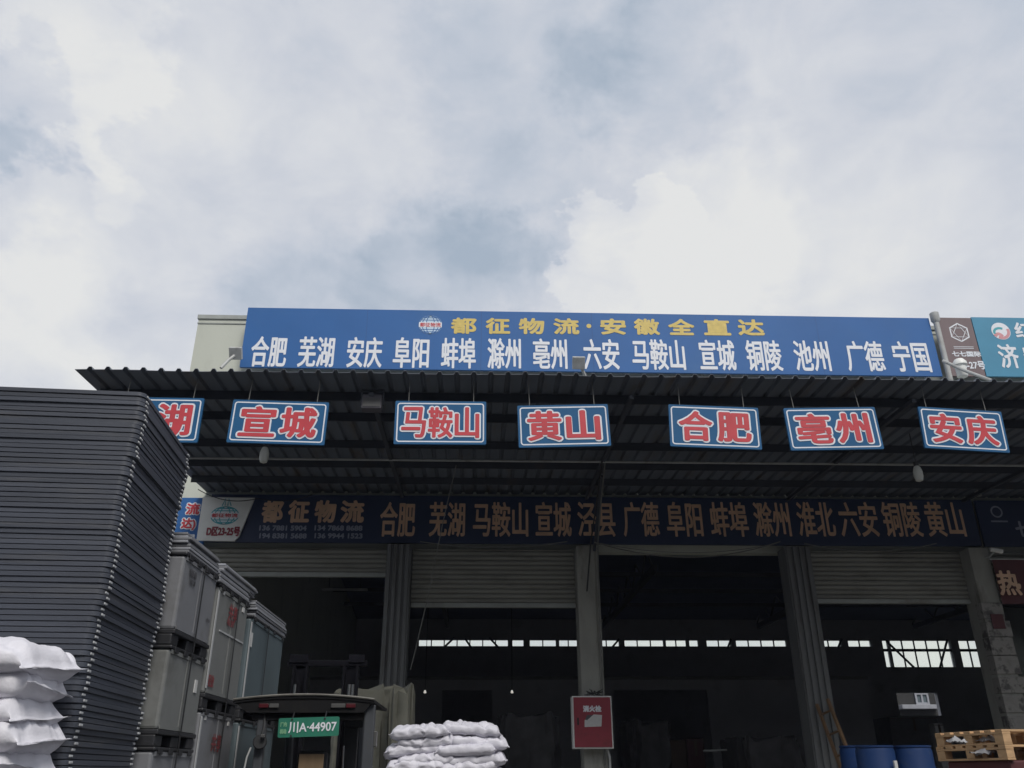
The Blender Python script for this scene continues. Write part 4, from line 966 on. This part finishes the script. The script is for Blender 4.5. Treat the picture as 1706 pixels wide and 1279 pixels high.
scrap(1594, 1236, .16, 'small white film scrap in the top timber pallet, nearer the drums'); scrap(1650, 1234, .22, 'rounded white film scrap in the top timber pallet, nearer its corner'); scrap(1640, 1254, .22, 'grey-white film bundle inside the second timber pallet')

# ------------------------------------------------------------------ goods standing in the hall
def carton(name, px0, px1, ptop, Y, dep, m_, label, cat='carton'):
    a, c = onY(px0, ptop, Y), onY(px1, ptop, Y); t = thing(name, label, cat, ((a.x+c.x)/2, Y+dep/2, DOCK))
    m = MB(); m.bbox(a.x, c.x, Y, Y+dep, DOCK, a.z, .02); obj('box', m, m_, t)
    m = MB(); mid = (a.x+c.x)/2; m.box(mid-.03, mid+.03, Y-.003, Y-.0005, a.z-.35, a.z-.02); m.box(a.x+.02, c.x-.02, Y-.004, Y-.0032, a.z-.05, a.z-.03); obj('tape', m, 'dim_brown', t)
carton('cabinet', 1144, 1172, 1230, 20, .6, 'cabinet_red', 'dull red cabinet standing deep inside the third bay', 'cabinet')
carton('tall_carton', 1116, 1143, 1233, 20.1, .6, 'dim_brown', 'brown tall carton against the dull red cabinet')
m = MB(); u, v = onY(1172, 1251, 19), onY(1211, 1249, 19); m.tube([u, v], .025, 6); tag(obj('pale_bar', m, 'galv'), 'pale horizontal bar beside the dull red cabinet', 'bar')
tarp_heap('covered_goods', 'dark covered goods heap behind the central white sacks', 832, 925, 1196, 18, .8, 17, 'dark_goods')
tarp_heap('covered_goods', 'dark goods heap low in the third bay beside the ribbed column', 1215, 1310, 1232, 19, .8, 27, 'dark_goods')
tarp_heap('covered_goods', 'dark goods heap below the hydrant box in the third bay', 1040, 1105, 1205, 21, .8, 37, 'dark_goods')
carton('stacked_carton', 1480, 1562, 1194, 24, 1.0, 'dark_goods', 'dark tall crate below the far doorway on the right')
carton('pale_notice_box', 1556, 1571, 1205, 23, .3, 'paper', 'small pale box at the right of the dark tall crate')
def ceil_lamp(px, py, Y, label):
    p = onY(px, py, Y); t = thing('hall_lamp', label, 'lamp', p, 'small lit lamps deep in the hall')
    m = MB(); m.lathe([(.02, -.03), (.045, -.02), (.035, .02), (.02, .06)], (0, 0, 0), 12); obj('bulb', m, 'lit', t, local=True, smooth=True)
    m = MB(); m.tube([(0, 0, .06), (0, 0, 7.5-p.z)], .01, 5); obj('cord', m, 'black_cable', t, local=True)
ceil_lamp(708, 1153, 28, 'lit small lamp deep in the hall left above the central sacks'); ceil_lamp(853, 1153, 28, 'lit small lamp deep in the hall right above the central sacks')
p = onY(575, 983, 24); m = MB(); q0 = onY(536, 982, 24); q1 = onY(612, 983, 24)
tl = thing('strip_light', 'dim strip light hanging inside the left bay', 'strip light', (q0+q1)/2)
m = MB(); m.bbox(q0.x, q1.x, 23.95, 24.05, q0.z-.03, q0.z+.03, .008); obj('tube', m, 'galv', tl)
m = MB(); m.tube([q0+Vector((.2, 0, .03)), q0+Vector((.2, 0, 8.6-q0.z))], .008, 5); m.tube([q1+Vector((-.2, 0, .03)), q1+Vector((-.2, 0, 8.6-q1.z))], .008, 5); obj('hanger', m, 'black_cable', tl)

# ------------------------------------------------------------------ thin scattering volume added over the yard to lift dark shadows
hz = MB(); hz.box(-152, 152, -122, 182, -1.0, 12.0)
h = obj('shadow_lift_haze', hz, 'asphalt'); h['kind'] = 'stuff'
hm = bpy.data.materials.new('shadow_lift_haze'); hm.use_nodes = True; nt = hm.node_tree; nt.nodes.clear()
pv = nt.nodes.new('ShaderNodeVolumePrincipled'); pv.inputs['Density'].default_value = .0006; pv.inputs['Color'].default_value = (.72, .78, 1.0, 1); pv.inputs['Anisotropy'].default_value = .0
ou = nt.nodes.new('ShaderNodeOutputMaterial'); nt.links.new(pv.outputs[0], ou.inputs['Volume'])
h.data.materials.clear(); h.data.materials.append(hm)
